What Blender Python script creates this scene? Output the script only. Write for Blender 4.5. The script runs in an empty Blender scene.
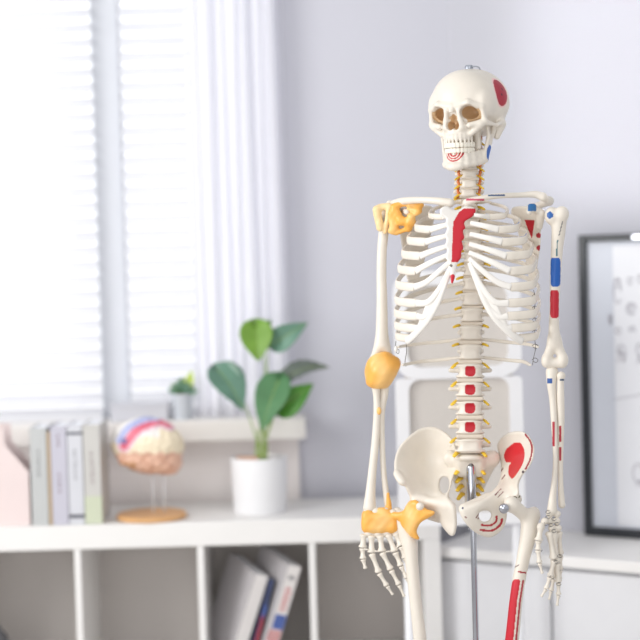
import bpy, bmesh, math, random
import numpy as np
from mathutils import Vector, Matrix
random.seed(7)
SC = bpy.context.scene
COL = SC.collection
PI = math.pi

# ------------------------------------------------------------------ camera
F = 1600.0
CAMZ = 1.46
PITCH = math.radians(2.15)
ROLL = math.radians(1.6)
CAM = np.array([0.0, 0.0, CAMZ])
Mrot = Matrix.Rotation(PI/2 - PITCH, 3, 'X') @ Matrix.Rotation(-ROLL, 3, 'Z')
R3 = np.array(Mrot)
cam_d = bpy.data.cameras.new('camera')
cam = bpy.data.objects.new('camera', cam_d); COL.objects.link(cam)
cam.matrix_world = Matrix.Translation(CAM) @ Mrot.to_4x4()
cam_d.sensor_width = 36.0
cam_d.lens = 36.0*F/640.0
cam_d.clip_start = .05
SC.camera = cam
Y0 = 3.27
S = F/Y0                      # pixels per metre at the skeleton
cam_d.dof.use_dof = True
cam_d.dof.focus_distance = 3.2
cam_d.dof.aperture_fstop = cam_d.lens/1000/0.052

def at(px, py, Y):
    """points of the place seen at a pixel, at distance Y into the room"""
    px, py, Y = np.broadcast_arrays(np.asarray(px, float), np.asarray(py, float), np.asarray(Y, float))
    v = np.stack([(px-320)/F, -(py-320)/F, -np.ones_like(px)], -1) @ R3.T
    return CAM + v*(Y/v[..., 1])[..., None]
def A(px, py, Y): return Vector(at(px, py, Y))
def proj(P):
    q = (np.asarray(P)-CAM) @ R3
    return 320+F*q[..., 0]/-q[..., 2], 320-F*q[..., 1]/-q[..., 2]

# ------------------------------------------------------------------ materials
def srgb(r, g, b):
    f = lambda c: c/12.92 if c <= .04045 else ((c+.055)/1.055)**2.4
    return (f(r/255), f(g/255), f(b/255), 1)
MATS = {}
def mat(name, rgb, rough=.5, metal=0, noise=0, nscale=20, bump=0, attr=False, sss=0, trans=0, spec=.5, transp=0):
    if name in MATS: return MATS[name]
    m = bpy.data.materials.new(name); m.use_nodes = True
    nt = m.node_tree; b = nt.nodes['Principled BSDF']
    c = srgb(*rgb)
    b.inputs['Base Color'].default_value = c
    b.inputs['Roughness'].default_value = rough
    b.inputs['Metallic'].default_value = metal
    b.inputs['Specular IOR Level'].default_value = spec
    if sss:
        b.inputs['Subsurface Weight'].default_value = sss
        b.inputs['Subsurface Scale'].default_value = .006
        b.inputs['Subsurface Radius'].default_value = (1, .7, .5)
    src = None
    if attr:
        a = nt.nodes.new('ShaderNodeAttribute'); a.attribute_name = 'Col'; src = a.outputs['Color']
    if noise or bump:
        tc = nt.nodes.new('ShaderNodeTexCoord')
        n = nt.nodes.new('ShaderNodeTexNoise'); n.inputs['Scale'].default_value = nscale; n.inputs['Detail'].default_value = 4
        nt.links.new(tc.outputs['Object'], n.inputs['Vector'])
        if noise:
            mx = nt.nodes.new('ShaderNodeMix'); mx.data_type = 'RGBA'; mx.blend_type = 'MULTIPLY'
            cr = nt.nodes.new('ShaderNodeMapRange'); cr.inputs['From Min'].default_value = .3; cr.inputs['From Max'].default_value = .7
            cr.inputs['To Min'].default_value = 1-noise; cr.inputs['To Max'].default_value = 1
            nt.links.new(n.outputs['Fac'], cr.inputs['Value'])
            mx.inputs['Factor'].default_value = 1
            if src: nt.links.new(src, mx.inputs['A'])
            else: mx.inputs['A'].default_value = c
            nt.links.new(cr.outputs['Result'], mx.inputs['B'])
            src = mx.outputs['Result']
        if bump:
            bp = nt.nodes.new('ShaderNodeBump'); bp.inputs['Strength'].default_value = bump; bp.inputs['Distance'].default_value = .002
            nt.links.new(n.outputs['Fac'], bp.inputs['Height']); nt.links.new(bp.outputs['Normal'], b.inputs['Normal'])
    if src: nt.links.new(src, b.inputs['Base Color'])
    if trans or transp:
        out = nt.nodes['Material Output']; sh = b.outputs[0]
        if trans:
            t = nt.nodes.new('ShaderNodeBsdfTranslucent'); t.inputs['Color'].default_value = c
            if src: nt.links.new(src, t.inputs['Color'])
            ms = nt.nodes.new('ShaderNodeMixShader'); ms.inputs[0].default_value = trans
            nt.links.new(sh, ms.inputs[1]); nt.links.new(t.outputs[0], ms.inputs[2]); sh = ms.outputs[0]
        if transp:
            t = nt.nodes.new('ShaderNodeBsdfTransparent')
            ms = nt.nodes.new('ShaderNodeMixShader'); ms.inputs[0].default_value = transp
            nt.links.new(sh, ms.inputs[1]); nt.links.new(t.outputs[0], ms.inputs[2]); sh = ms.outputs[0]
        nt.links.new(sh, out.inputs['Surface'])
    MATS[name] = m
    return m

BONE = (227, 219, 207); CART = (234, 230, 224); RED = (196, 22, 40); BLUE = (22, 92, 178); ORANGE = (243, 178, 82)
YEL = (240, 200, 60); TEAL = (70, 120, 140)
LIN = lambda c: np.array(srgb(*c)[:3])
m_bone = mat('bone_plastic', BONE, .38, noise=.06, nscale=35, bump=.15, attr=True, sss=.0)
m_cart = mat('cartilage_plastic', CART, .35, noise=.04, nscale=30, attr=True)
m_lig = mat('ligament_rubber', ORANGE, .35, noise=.10, nscale=45, bump=.3, attr=True)
m_nerve = mat('nerve_plastic', YEL, .4, noise=.1)
m_artery = mat('artery_plastic', (214, 120, 60), .4, noise=.1)
m_disc = mat('disc_plastic', (214, 202, 186), .45, noise=.06)
m_teeth = mat('teeth_plastic', (238, 232, 218), .3, noise=.05, nscale=60)
m_wire = mat('steel_wire', (120, 118, 116), .35, metal=.9, noise=.1)
m_chrome = mat('chrome', (188, 191, 200), .14, metal=1, noise=.03)
m_screw = mat('grey_metal', (165, 170, 180), .35, metal=.7, noise=.05)
m_wall = mat('wall_paint', (204, 204, 213), .85, noise=.015, nscale=3, bump=.05)
m_white = mat('white_laminate', (233, 231, 229), .45, noise=.02, nscale=8)
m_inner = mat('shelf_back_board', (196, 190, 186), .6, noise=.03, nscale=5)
m_sill = mat('sill_paint', (236, 232, 228), .4, noise=.02)
m_frame = mat('window_frame_paint', (212, 215, 222), .5, noise=.02)
m_blind = mat('blind_slat', (250, 250, 252), .5, noise=.01, trans=.55)
m_sheer = mat('sheer_curtain', (249, 249, 253), .9, noise=.01, nscale=60, trans=.5, transp=.15)
m_floor = mat('floor_vinyl', (196, 192, 188), .5, noise=.05, nscale=4)
m_black = mat('black_frame', (38, 42, 48), .35, noise=.1)
m_paper = mat('paper', (240, 241, 246), .6, noise=.02)
m_mount = mat('poster_mount', (214, 218, 228), .5, noise=.02)
m_ink = mat('faint_ink', (192, 190, 198), .7, noise=.2, nscale=90)
m_pot = mat('white_ceramic', (236, 236, 238), .35, noise=.02)
m_soil = mat('soil', (120, 88, 60), .9, noise=.5, nscale=120, bump=.8)
m_stem = mat('stem_green', (150, 176, 96), .5, noise=.1)

# ------------------------------------------------------------------ object helpers
def link(o, parent=None, loc=None):
    COL.objects.link(o)
    if parent is not None:
        o.parent = parent
        # keep the mesh where it was built, whatever the parent's base point is
        o.matrix_parent_inverse = Matrix.Identity(4)
    return o
def origin_of(parent):
    p = Vector((0, 0, 0))
    while parent is not None:
        p += parent.location; parent = parent.parent
    return p
def mk(name, verts, faces, material, parent=None, smooth=True, cols=None, mi=None):
    """verts in world coordinates; the mesh gets its own origin at its centre"""
    V = np.asarray(verts, float)
    po = np.array(origin_of(parent))
    c = (V.min(0)+V.max(0))/2
    if parent is None: c[2] = V[:, 2].min()
    me = bpy.data.meshes.new(name)
    me.from_pydata((V-c).tolist(), [], faces if isinstance(faces, list) else faces.tolist())
    for m in (material if isinstance(material, (list, tuple)) else [material]): me.materials.append(m)
    if mi is not None: me.polygons.foreach_set('material_index', mi)
    if smooth: me.polygons.foreach_set('use_smooth', [True]*len(me.polygons))
    if cols is not None or True:
        at_ = me.color_attributes.new('Col', 'FLOAT_COLOR', 'POINT')
        if cols is None:
            base = {'bone_plastic': BONE, 'cartilage_plastic': CART, 'ligament_rubber': ORANGE}.get(me.materials[0].name, (200, 200, 200))
            cols = np.tile(LIN(base), (len(V), 1))
        C4 = np.ones((len(V), 4)); C4[:, :3] = cols
        at_.data.foreach_set('color', C4.ravel())
    me.update()
    o = bpy.data.objects.new(name, me)
    link(o, parent)
    o.location = Vector((c-po).tolist())
    return o
def tag(o, label=None, cat=None, group=None, kind=None):
    if label: o['label'] = label
    if cat: o['category'] = cat
    if group: o['group'] = group
    if kind: o['kind'] = kind
    return o
def thing(name, loc, label, cat, group=None):
    o = bpy.data.objects.new(name, None); COL.objects.link(o); o.location = Vector(loc); o.empty_display_size = .05
    return tag(o, label, cat, group)

class MB:
    def __init__(s): s.v = []; s.f = []; s.m = []
    def add(s, V, Fc, m=0):
        n = len(s.v); s.v += [tuple(p) for p in V]; s.f += [tuple(i+n for i in f) for f in Fc]; s.m += [m]*len(Fc); return s
    def box(s, lo, hi, M=None, bev=0, m=0):
        bm = bmesh.new(); bmesh.ops.create_cube(bm, size=1)
        for v in bm.verts:
            v.co = Vector([lo[i]+(v.co[i]+.5)*(hi[i]-lo[i]) for i in range(3)])
        if bev: bmesh.ops.bevel(bm, geom=bm.edges[:], offset=bev, segments=3, affect='EDGES', profile=.5)
        if M is not None: bm.transform(M)
        bm.verts.index_update()
        s.add([v.co[:] for v in bm.verts], [[v.index for v in f.verts] for f in bm.faces], m); bm.free(); return s
    def tube(s, pts, r, n=8, up=None, rb=None, caps=True, m=0):
        V, Fc = sweep(pts, r, r if rb is None else rb, n=n, up=up); s.add(V, Fc, m); return s
    def lathe(s, prof, c, n=32, m=0):
        V = []; Fc = []
        for r, z in prof:
            for k in range(n): a = 2*PI*k/n; V.append((c[0]+r*math.cos(a), c[1]+r*math.sin(a), c[2]+z))
        for i in range(len(prof)-1):
            for k in range(n): k2 = (k+1) % n; Fc.append((i*n+k, i*n+k2, (i+1)*n+k2, (i+1)*n+k))
        Fc.append(tuple(range(n))[::-1]); Fc.append(tuple((len(prof)-1)*n+k for k in range(n)))
        s.add(V, Fc, m); return s
    def build(s, name, material, parent=None, smooth=False, cols=None):
        o = mk(name, s.v, s.f, material, parent, smooth=smooth, mi=s.m if isinstance(material, (list, tuple)) else None, cols=cols)
        return o
def smooth_by_angle(o, a=40):
    me = o.data
    me.polygons.foreach_set('use_smooth', [True]*len(me.polygons))
    bm = bmesh.new(); bm.from_mesh(me)
    for e in bm.edges:
        if len(e.link_faces) == 2 and e.calc_face_angle(0) > math.radians(a): e.smooth = False
    bm.to_mesh(me); bm.free(); return o

def catmull(P, n=8, closed=False):
    P = np.asarray(P, float); N = len(P); out = []
    rng = range(N) if closed else range(N-1)
    for i in rng:
        if closed: p0, p1, p2, p3 = P[(i-1) % N], P[i], P[(i+1) % N], P[(i+2) % N]
        else: p0, p1, p2, p3 = P[max(i-1, 0)], P[i], P[i+1], P[min(i+2, N-1)]
        for t in np.arange(n)/n:
            out.append(.5*((2*p1)+(-p0+p2)*t+(2*p0-5*p1+4*p2-p3)*t*t+(-p0+3*p1-3*p2+p3)*t**3))
    if not closed: out.append(P[-1])
    return np.array(out)
def sweep(pts, ra, rb, n=10, up=None, sq=1.0):
    """tube along pts; ra half size along 'up', rb half size across"""
    P = np.asarray(pts, float); N = len(P)
    ra = np.broadcast_to(np.asarray(ra, float), (N,)); rb = np.broadcast_to(np.asarray(rb, float), (N,))
    T = np.gradient(P, axis=0); T /= np.linalg.norm(T, axis=1)[:, None]+1e-12
    V = []
    if up is None:
        u = np.cross(T[0], [0.31, 0.17, 0.93]);
        if np.linalg.norm(u) < .1: u = np.cross(T[0], [1, 0, 0])
    for i in range(N):
        if up is None: u = u-T[i]*np.dot(u, T[i])
        else:
            uu = np.asarray(up[i] if np.ndim(up) > 1 else up, float); u = uu-T[i]*np.dot(uu, T[i])
        u = u/(np.linalg.norm(u)+1e-12); w = np.cross(T[i], u)
        for k in range(n):
            a = 2*PI*k/n; c, s_ = math.cos(a), math.sin(a)
            c = math.copysign(abs(c)**sq, c); s_ = math.copysign(abs(s_)**sq, s_)
            V.append(P[i]+u*c*ra[i]+w*s_*rb[i])
    Fc = []
    for i in range(N-1):
        for k in range(n):
            k2 = (k+1) % n; Fc.append((i*n+k, (i+1)*n+k, (i+1)*n+k2, i*n+k2)[::-1])
    Fc.append(tuple(range(n))[::-1]); Fc.append(tuple((N-1)*n+k for k in range(n)))
    return V, Fc

# ------------------------------------------------------------------ distance-field sculpting
def cap(a, b, ra, rb=None):
    a = np.array(a, float); b = np.array(b, float); rb = ra if rb is None else rb
    def f(X, Y, Z):
        ba = b-a; L = ba.dot(ba)+1e-12
        t = np.clip(((X-a[0])*ba[0]+(Y-a[1])*ba[1]+(Z-a[2])*ba[2])/L, 0, 1)
        return np.sqrt((X-a[0]-t*ba[0])**2+(Y-a[1]-t*ba[1])**2+(Z-a[2]-t*ba[2])**2)-(ra+(rb-ra)*t)
    r = max(ra, rb); f.lo = np.minimum(a, b)-r; f.hi = np.maximum(a, b)+r; return f
def ell(c, r, rz=0, rx=0, ry=0):
    c = np.array(c, float); r = np.array(r, float)
    M = np.array(Matrix.Rotation(math.radians(rz), 3, 'Z') @ Matrix.Rotation(math.radians(ry), 3, 'Y') @ Matrix.Rotation(math.radians(rx), 3, 'X'))
    def f(X, Y, Z):
        x, y, z = X-c[0], Y-c[1], Z-c[2]
        if rz or rx or ry:
            x, y, z = (M[0, 0]*x+M[1, 0]*y+M[2, 0]*z, M[0, 1]*x+M[1, 1]*y+M[2, 1]*z, M[0, 2]*x+M[1, 2]*y+M[2, 2]*z)
        k0 = np.sqrt((x/r[0])**2+(y/r[1])**2+(z/r[2])**2)+1e-9
        k1 = np.sqrt((x/r[0]**2)**2+(y/r[1]**2)**2+(z/r[2]**2)**2)+1e-9
        return k0*(k0-1)/k1
    m = r.max() if (rz or rx or ry) else r
    f.lo = c-m; f.hi = c+m; return f
def rbox(c, h, r, rz=0, rx=0, ry=0):
    c = np.array(c, float); h = np.array(h, float)
    M = np.array(Matrix.Rotation(math.radians(rz), 3, 'Z') @ Matrix.Rotation(math.radians(ry), 3, 'Y') @ Matrix.Rotation(math.radians(rx), 3, 'X'))
    def f(X, Y, Z):
        x, y, z = X-c[0], Y-c[1], Z-c[2]
        x, y, z = (M[0, 0]*x+M[1, 0]*y+M[2, 0]*z, M[0, 1]*x+M[1, 1]*y+M[2, 1]*z, M[0, 2]*x+M[1, 2]*y+M[2, 2]*z)
        qx, qy, qz = abs(x)-h[0]+r, abs(y)-h[1]+r, abs(z)-h[2]+r
        return np.sqrt(np.maximum(qx, 0)**2+np.maximum(qy, 0)**2+np.maximum(qz, 0)**2)+np.minimum(np.maximum(qx, np.maximum(qy, qz)), 0)-r
    m = np.linalg.norm(h) if (rz or rx or ry) else h
    f.lo = c-m; f.hi = c+m; return f
def poly2d(X, Y, P):
    d = np.full(np.broadcast(X, Y).shape, 1e18); s = np.ones_like(d)
    N = len(P); j = N-1
    for i in range(N):
        ex, ey = P[j][0]-P[i][0], P[j][1]-P[i][1]; wx, wy = X-P[i][0], Y-P[i][1]
        t = np.clip((wx*ex+wy*ey)/(ex*ex+ey*ey+1e-12), 0, 1)
        d = np.minimum(d, (wx-ex*t)**2+(wy-ey*t)**2)
        c1 = Y >= P[i][1]; c2 = Y < P[j][1]; c3 = ex*wy > ey*wx
        fl = (c1 & c2 & c3) | (~c1 & ~c2 & ~c3)
        s = np.where(fl, -s, s); j = i
    return s*np.sqrt(d)
def rbf(ctrl):
    C = np.array(ctrl, float); P = C[:, :2]; n = len(P)
    K = lambda r: np.where(r > 1e-9, r*r*np.log(r+1e-9), 0)
    D = np.linalg.norm(P[:, None]-P[None], axis=2)
    M = np.zeros((n+3, n+3)); M[:n, :n] = K(D)+np.eye(n)*2; M[:n, n] = 1; M[:n, n+1:] = P; M[n, :n] = 1; M[n+1:, :n] = P.T
    w = np.linalg.solve(M, np.concatenate([C[:, 2], [0, 0, 0]]))
    def f(X, Y):
        o = w[n]+w[n+1]*X+w[n+2]*Y
        for i in range(n): o = o+w[i]*K(np.sqrt((X-P[i, 0])**2+(Y-P[i, 1])**2))
        return o
    return f
def plate(outline, mid, R, smooth=5, holes=()):
    P = catmull(outline, smooth, True) if smooth else np.array(outline, float)
    H = [catmull(h, smooth, True) for h in holes]
    lo = P.min(0); hi = P.max(0)
    gx, gy = np.meshgrid(P[:, 0], P[:, 1]); mm = mid(P[:, 0], P[:, 1]) if callable(mid) else np.array([mid])
    Rm = 8
    def f(X, Y, Z):
        x2, y2 = np.broadcast_arrays(X[:, :, :1]+0*Y[:, :, :1], Y[:, :, :1]+0*X[:, :, :1])
        d = poly2d(x2, y2, P)
        for h in H: d = np.maximum(d, -poly2d(x2, y2, h))
        m0 = mid(x2, y2) if callable(mid) else mid+0*x2
        r = R(x2, y2) if callable(R) else R
        g = 1.0
        if x2.shape[0] > 2 and callable(mid):
            hx = x2[1, 0, 0]-x2[0, 0, 0]
            gx = np.gradient(m0[:, :, 0], hx, axis=0); gy = np.gradient(m0[:, :, 0], hx, axis=1)
            g = np.sqrt(1+gx**2+gy**2)[:, :, None]
        z = (Z-m0)/g
        q = d+r
        return np.where(q > 0, np.sqrt(np.maximum(q, 0)**2+z*z), abs(z))-r
    zz = mm
    f.lo = np.array([lo[0]-1, lo[1]-1, zz.min()-22]); f.hi = np.array([hi[0]+1, hi[1]+1, zz.max()+22]); return f
def smin(a, b, k):
    if k <= 0: return np.minimum(a, b)
    h = np.clip(.5+.5*(b-a)/k, 0, 1); return b*(1-h)+a*h-k*h*(1-h)
def snet(Fv, lo, h):
    nx, ny, nz = Fv.shape; s = Fv < 0
    c = [(i, j, k) for i in (0, 1) for j in (0, 1) for k in (0, 1)]
    sl = lambda a, i, j, k: a[i:nx-1+i, j:ny-1+j, k:nz-1+k]
    cnt = sum(sl(s, *q).astype(np.int8) for q in c); act = (cnt > 0) & (cnt < 8)
    idx = -np.ones(act.shape, int); cells = np.argwhere(act); idx[act] = np.arange(len(cells))
    acc = np.zeros((len(cells), 3)); n = np.zeros(len(cells)); ci = cells.T
    for p in c:
        for ax in range(3):
            if p[ax]: continue
            q = list(p); q[ax] = 1
            a = Fv[ci[0]+p[0], ci[1]+p[1], ci[2]+p[2]]; b = Fv[ci[0]+q[0], ci[1]+q[1], ci[2]+q[2]]
            m = (a < 0) != (b < 0); t = np.where(m, a/(a-b+1e-20), 0)
            pt = np.tile(np.array(p, float), (len(cells), 1)); pt[:, ax] = t
            acc[m] += pt[m]; n[m] += 1
    V = lo+h*(cells+acc/n[:, None])
    Fc = []
    for ax in range(3):
        a1, a2 = [(1, 2), (2, 0), (0, 1)][ax]
        A_ = np.take(s, range(s.shape[ax]-1), ax); B_ = np.take(s, range(1, s.shape[ax]), ax)
        e = np.argwhere(A_ != B_); e = e[(e[:, a1] > 0) & (e[:, a2] > 0) & (e[:, a1] < s.shape[a1]-1) & (e[:, a2] < s.shape[a2]-1)]
        if not len(e): continue
        sg = s[e[:, 0], e[:, 1], e[:, 2]]
        def I(d1, d2):
            g = e.copy(); g[:, a1] -= d1; g[:, a2] -= d2; return idx[g[:, 0], g[:, 1], g[:, 2]]
        Q = np.stack([I(1, 1), I(0, 1), I(0, 0), I(1, 0)], 1)
        Q[~sg] = Q[~sg][:, ::-1]; Fc.append(Q)
    return V, np.concatenate(Fc)
def sculpt(ops, h=1.2, noise=None):
    """ops: list of (kind, k, prim); kind 'u' adds, 's' carves, 'i' intersects"""
    adds = [p for kd, k, p in ops if kd == 'u']
    lo = np.min([p.lo for p in adds], 0)-3*h; hi = np.max([p.hi for p in adds], 0)+3*h
    n = np.ceil((hi-lo)/h).astype(int)+1
    ax = [lo[i]+h*np.arange(n[i]) for i in range(3)]
    X, Y, Z = ax[0][:, None, None], ax[1][None, :, None], ax[2][None, None, :]
    Fv = np.full(tuple(n), 1e3)
    for kd, k, p in ops:
        # work only near the primitive
        if kd == 'u':
            l = np.clip(np.floor((p.lo-lo)/h-k/h*1.5-4).astype(int), 0, n-1); u = np.clip(np.ceil((p.hi-lo)/h+k/h*1.5+4).astype(int)+1, 1, n)
        elif kd == 's':
            l = np.clip(np.floor((p.lo-lo)/h-k/h*1.5-2).astype(int), 0, n-1); u = np.clip(np.ceil((p.hi-lo)/h+k/h*1.5+2).astype(int)+1, 1, n)
        else: l = np.zeros(3, int); u = n
        if (u <= l).any(): continue
        sl = tuple(slice(l[i], u[i]) for i in range(3))
        D = p(X[sl[0]], Y[:, sl[1]], Z[:, :, sl[2]])
        if kd == 'u': Fv[sl] = smin(Fv[sl], D, k)
        elif kd == 's': Fv[sl] = -smin(-Fv[sl], D, k)
        else: Fv[sl] = np.maximum(Fv[sl], D)
    if noise is not None: Fv = Fv+noise(X, Y, Z)
    Fv[0] = Fv[-1] = 1; Fv[:, 0] = Fv[:, -1] = 1; Fv[:, :, 0] = Fv[:, :, -1] = 1
    return snet(Fv, lo, h)
def body(name, ops, material, parent, h=1.2, Y=None, s=None, noise=None, paint=None, base=None):
    """sculpt in (right px, down px, toward-camera px) units at distance Y and place it"""
    Y = Y0 if Y is None else Y; s = F/Y
    V, Fc = sculpt(ops, h, noise)
    W = at(V[:, 0], V[:, 1], Y-V[:, 2]/s)
    cols = None
    if paint is not None:
        b = LIN(base or {'bone_plastic': BONE, 'cartilage_plastic': CART, 'ligament_rubber': ORANGE}.get(material.name, (200, 200, 200)))
        cols = np.tile(b, (len(V), 1)); paint(V, cols)
    return mk(name, W, Fc[:, ::-1], material, parent, cols=cols)

# ================================================================== SKELETON
TH = math.radians(13)
cT, sT = math.cos(TH), math.sin(TH)
def Bp(r, f, py):
    b = at(470, py, Y0)
    x = b[0]+r*cT-f*sT; y = Y0-r*sT-f*cT; z = b[2]
    for _ in range(3):
        p = proj(np.array([x, y, z]))[1]; z += (p-py)*y/F
    return np.array([x, y, z])

SK = thing('anatomical_skeleton', A(474, 640, Y0)*1.0, 'ivory anatomical teaching skeleton with red and blue painted muscle areas and orange ligaments', 'skeleton')
SK.location.z = 0.0
po = A(474, 560, Y0)
SK.location = Vector((po.x, Y0+.03, 0))

# ---- skull
PSI = math.radians(28)
def skull_map(V, o=None):
    o = at(468.3, 110, Y0) if o is None else o
    Rr = np.array([math.cos(PSI), -math.sin(PSI), 0]); Ff = np.array([-math.sin(PSI), -math.cos(PSI), 0]); U = np.array([0, 0, 1.0])
    # the head is tipped very slightly forward
    tp = math.radians(3); Ff2 = Ff*math.cos(tp)-U*math.sin(tp); U2 = U*math.cos(tp)+Ff*math.sin(tp)
    return o+V[:, :1]*Rr+V[:, 1:2]*Ff2+V[:, 2:3]*U2
mm = .001
def m3(*a): return tuple(x*mm for x in a)
def both(fn): return [fn(1), fn(-1)]
ops = []
U_ = lambda k, p: ops.append(('u', k*mm, p)); C_ = lambda k, p: ops.append(('s', k*mm, p))
U_(0, ell(m3(0, -6, 14), m3(70, 84, 68)))
U_(20, ell(m3(0, -28, 16), m3(74, 62, 60)))
U_(18, ell(m3(0, 30, 16), m3(60, 52, 58)))
for s in (1, -1): U_(14, ell(m3(54*s, 40, 8), m3(11, 24, 22)))
U_(12, ell(m3(0, -46, -22), m3(54, 40, 32)))
U_(10, ell(m3(0, -22, -36), m3(44, 40, 16)))
for s in (1, -1):
    U_(8, cap(m3(8*s, 83, 6), m3(32*s, 81, 11), 5.5*mm, 5.5*mm))
    U_(6, cap(m3(32*s, 81, 11), m3(55*s, 63, 2), 5.5*mm, 4.5*mm))
    U_(4, cap(m3(55*s, 63, 2), m3(57*s, 57, -24), 4.2*mm, 5*mm))
    U_(5, cap(m3(57*s, 56, -28), m3(32*s, 75, -33), 6.5*mm, 5.5*mm))
    U_(6, cap(m3(50*s, 62, -33), m3(32*s, 66, -48), 7*mm, 6*mm))
    U_(5, cap(m3(60*s, 50, -30), m3(70*s, 22, -34), 5*mm, 3.6*mm))
    U_(5, cap(m3(70*s, 22, -34), m3(66*s, -6, -30), 3.6*mm, 5*mm))
    U_(10, cap(m3(60*s, -18, -32), m3(55*s, -12, -56), 13*mm, 7*mm))
    U_(5, cap(m3(26*s, 22, -32), m3(29*s, 26, -78), 9*mm, 7*mm))
    U_(6, cap(m3(14*s, 84, -4), m3(17*s, 80, -36), 5*mm, 6*mm))
U_(8, ell(m3(0, 52, -38), m3(31, 34, 26)))
U_(8, ell(m3(0, 60, -56), m3(28, 29, 13)))
U_(8, ell(m3(0, 10, -30), m3(40, 50, 18)))
U_(4, cap(m3(0, 84, 6), m3(0, 94, -12), 6*mm, 3.6*mm))
for s in (1, -1):
    U_(5, cap(m3(54*s, 56, 2), m3(52*s, 46, -24), 6*mm, 6*mm)); U_(5, cap(m3(48*s, 44, 2), m3(46*s, 38, -24), 8*mm, 8*mm))
for s in (1, -1):
    C_(2.5, ell(m3(35*s, 86, -9), m3(17.5, 25, 16), rz=-14*s, ry=10*s))
    C_(4, ell(m3(30*s, 62, -8), m3(15, 26, 13), rz=18*s))
    C_(8, ell(m3(84*s, 32, -18), m3(16, 20, 24)))
    C_(3, ell(m3(50*s, 28, -54), m3(16, 22, 21)))
    C_(2, ell(m3(6*s, 92, -32), m3(7.8, 32, 9.5)))
    C_(4, ell(m3(36*s, 84, -52), m3(8, 11, 10)))
C_(2, ell(m3(0, 96, -22), m3(7.6, 30, 16)))
for i in range(-5, 6):
    t_ = i/5*1.35; U_(2, cap(m3(29*math.sin(t_), 50+37*math.cos(t_), -52), m3(29*math.sin(t_), 50+38*math.cos(t_), -68), 2.2*mm, 2.8*mm))
V, Fc = sculpt(ops, 1.5*mm)
cols = np.tile(LIN(BONE), (len(V), 1))
tex = np.random.RandomState(1)
x, y, z = V.T
side = (x > .04)
e = ((y+.004)/.021)**2+((z-.030+(y+.004)*.12)/.027)**2
cols[side & (e < 1)] = LIN((168, 34, 52)); cols[side & (e >= 1) & (e < 1.28)] = LIN((238, 200, 196))
for (ay, az) in ((-.010, .037), (-.002, .026)):
    cols[side & ((y-ay)**2+(z-az)**2 < .0025**2)] = LIN((70, 20, 40))
# shade of the orbits and nose painted into the bone as warm brown
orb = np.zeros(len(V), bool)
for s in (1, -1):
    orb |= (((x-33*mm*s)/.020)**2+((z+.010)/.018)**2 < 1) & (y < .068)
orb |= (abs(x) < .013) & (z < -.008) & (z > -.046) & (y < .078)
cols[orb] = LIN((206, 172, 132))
skull = mk('skull', skull_map(V), Fc, m_bone, SK, cols=cols)
skull['label'] = 'skull with red temple patch'
# teeth
def teeth(z0, z1, rad_f, rad_s, y0, n=14, name='upper_teeth', flip=1):
    t = []
    for i in range(n):
        a = (i-(n-1)/2)/(n-1)*PI*1.02
        xx = rad_s*math.sin(a); yy = y0+rad_f*math.cos(a)
        w = 4.3 if abs(i-(n-1)/2) < 2.6 else 5.0
        t.append(('u', .0, rbox(m3(xx, yy, (z0+z1)/2), m3(w*.80, 3.6, abs(z1-z0)/2), 2*mm, rz=-math.degrees(a))))
    V, Fc = sculpt(t, 1.0*mm)
    return mk(name, skull_map(V), Fc, m_teeth, skull)
teeth(-66, -76.5, 38, 27, 50)
teeth(-77, -87, 36, 26, 50, name='lower_teeth')
ops = []
arch = [(0, 86, -113), (12, 83, -112), (22, 74, -110), (30, 58, -108), (36, 41, -106), (42, 24, -103)]
for s in (1, -1):
    for a, b in zip(arch, arch[1:]):
        a = (a[0]*s, a[1], a[2]); b = (b[0]*s, b[1], b[2])
        U_(4, cap(m3(*a), m3(*b), 6.5*mm, 6.5*mm))
        a2 = (a[0]*.96, a[1]*.97-1, a[2]+10); b2 = (b[0]*.96, b[1]*.97-1, b[2]+10)
        U_(4, cap(m3(*a2), m3(*b2), 6.2*mm, 6*mm))
        if a[1] > 30:
            a3 = (a[0]*.93, a[1]*.97-1, a[2]+18); b3 = (b[0]*.93, b[1]*.97-1, b[2]+17)
            U_(3, cap(m3(*a3), m3(*b3), 5*mm, 5*mm))
    for dy in (-8, 0, 8):
        U_(5, cap(m3(42*s, 24+dy, -99), m3(50*s, 12+dy, -55), 4.5*mm, 4*mm))
    U_(3, cap(m3(51*s, 4, -55), m3(55*s, -4, -36), 4.5*mm, 5.5*mm))
    U_(3, cap(m3(50*s, 20, -58), m3(50*s, 24, -38), 4*mm, 3*mm))
U_(6, ell(m3(0, 87, -114), m3(16, 9, 8)))
for i in range(-5, 6):
    t_ = i/5*1.35; U_(2, cap(m3(27*math.sin(t_), 50+35*math.cos(t_), -86), m3(27*math.sin(t_), 50+36*math.cos(t_), -98), 2.8*mm, 2.4*mm))
V, Fc = sculpt(ops, 1.1*mm)
cols = np.tile(LIN(BONE), (len(V), 1)); x, y, z = V.T
s_ = (x > .030) & (((y-.018)/.0125)**2+((z+.090)/.0165)**2 < 1)
cols[s_] = LIN(BLUE)
rr = np.sqrt((x/.0175)**2+((z+.086)/.0165)**2)
fr = (y > .06) & (z < -.085)
for r0 in (.42, .72, 1.0): cols[fr & (abs(rr-r0) < .085)] = LIN((186, 40, 48))
mk('mandible', skull_map(V), Fc, m_bone, skull, cols=cols)
# hook on top of the skull
tp = A(469, 71, Y0)
q = MB().lathe([(.0005, -.006), (.0075, -.006), (.0085, -.002), (.0085, .009), (.007, .0115), (.0005, .012)], tp, 20)
smooth_by_angle(q.build('hanging_screw', m_screw, skull))
ring = [A(475+5*math.cos(a), 69.5+3.2*math.sin(a), Y0-.004+.002*math.sin(a)) for a in np.linspace(-2.2, 1.2, 14)]
MB().tube(ring, .0013, 8).build('hook', m_screw, skull, smooth=True)

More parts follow.
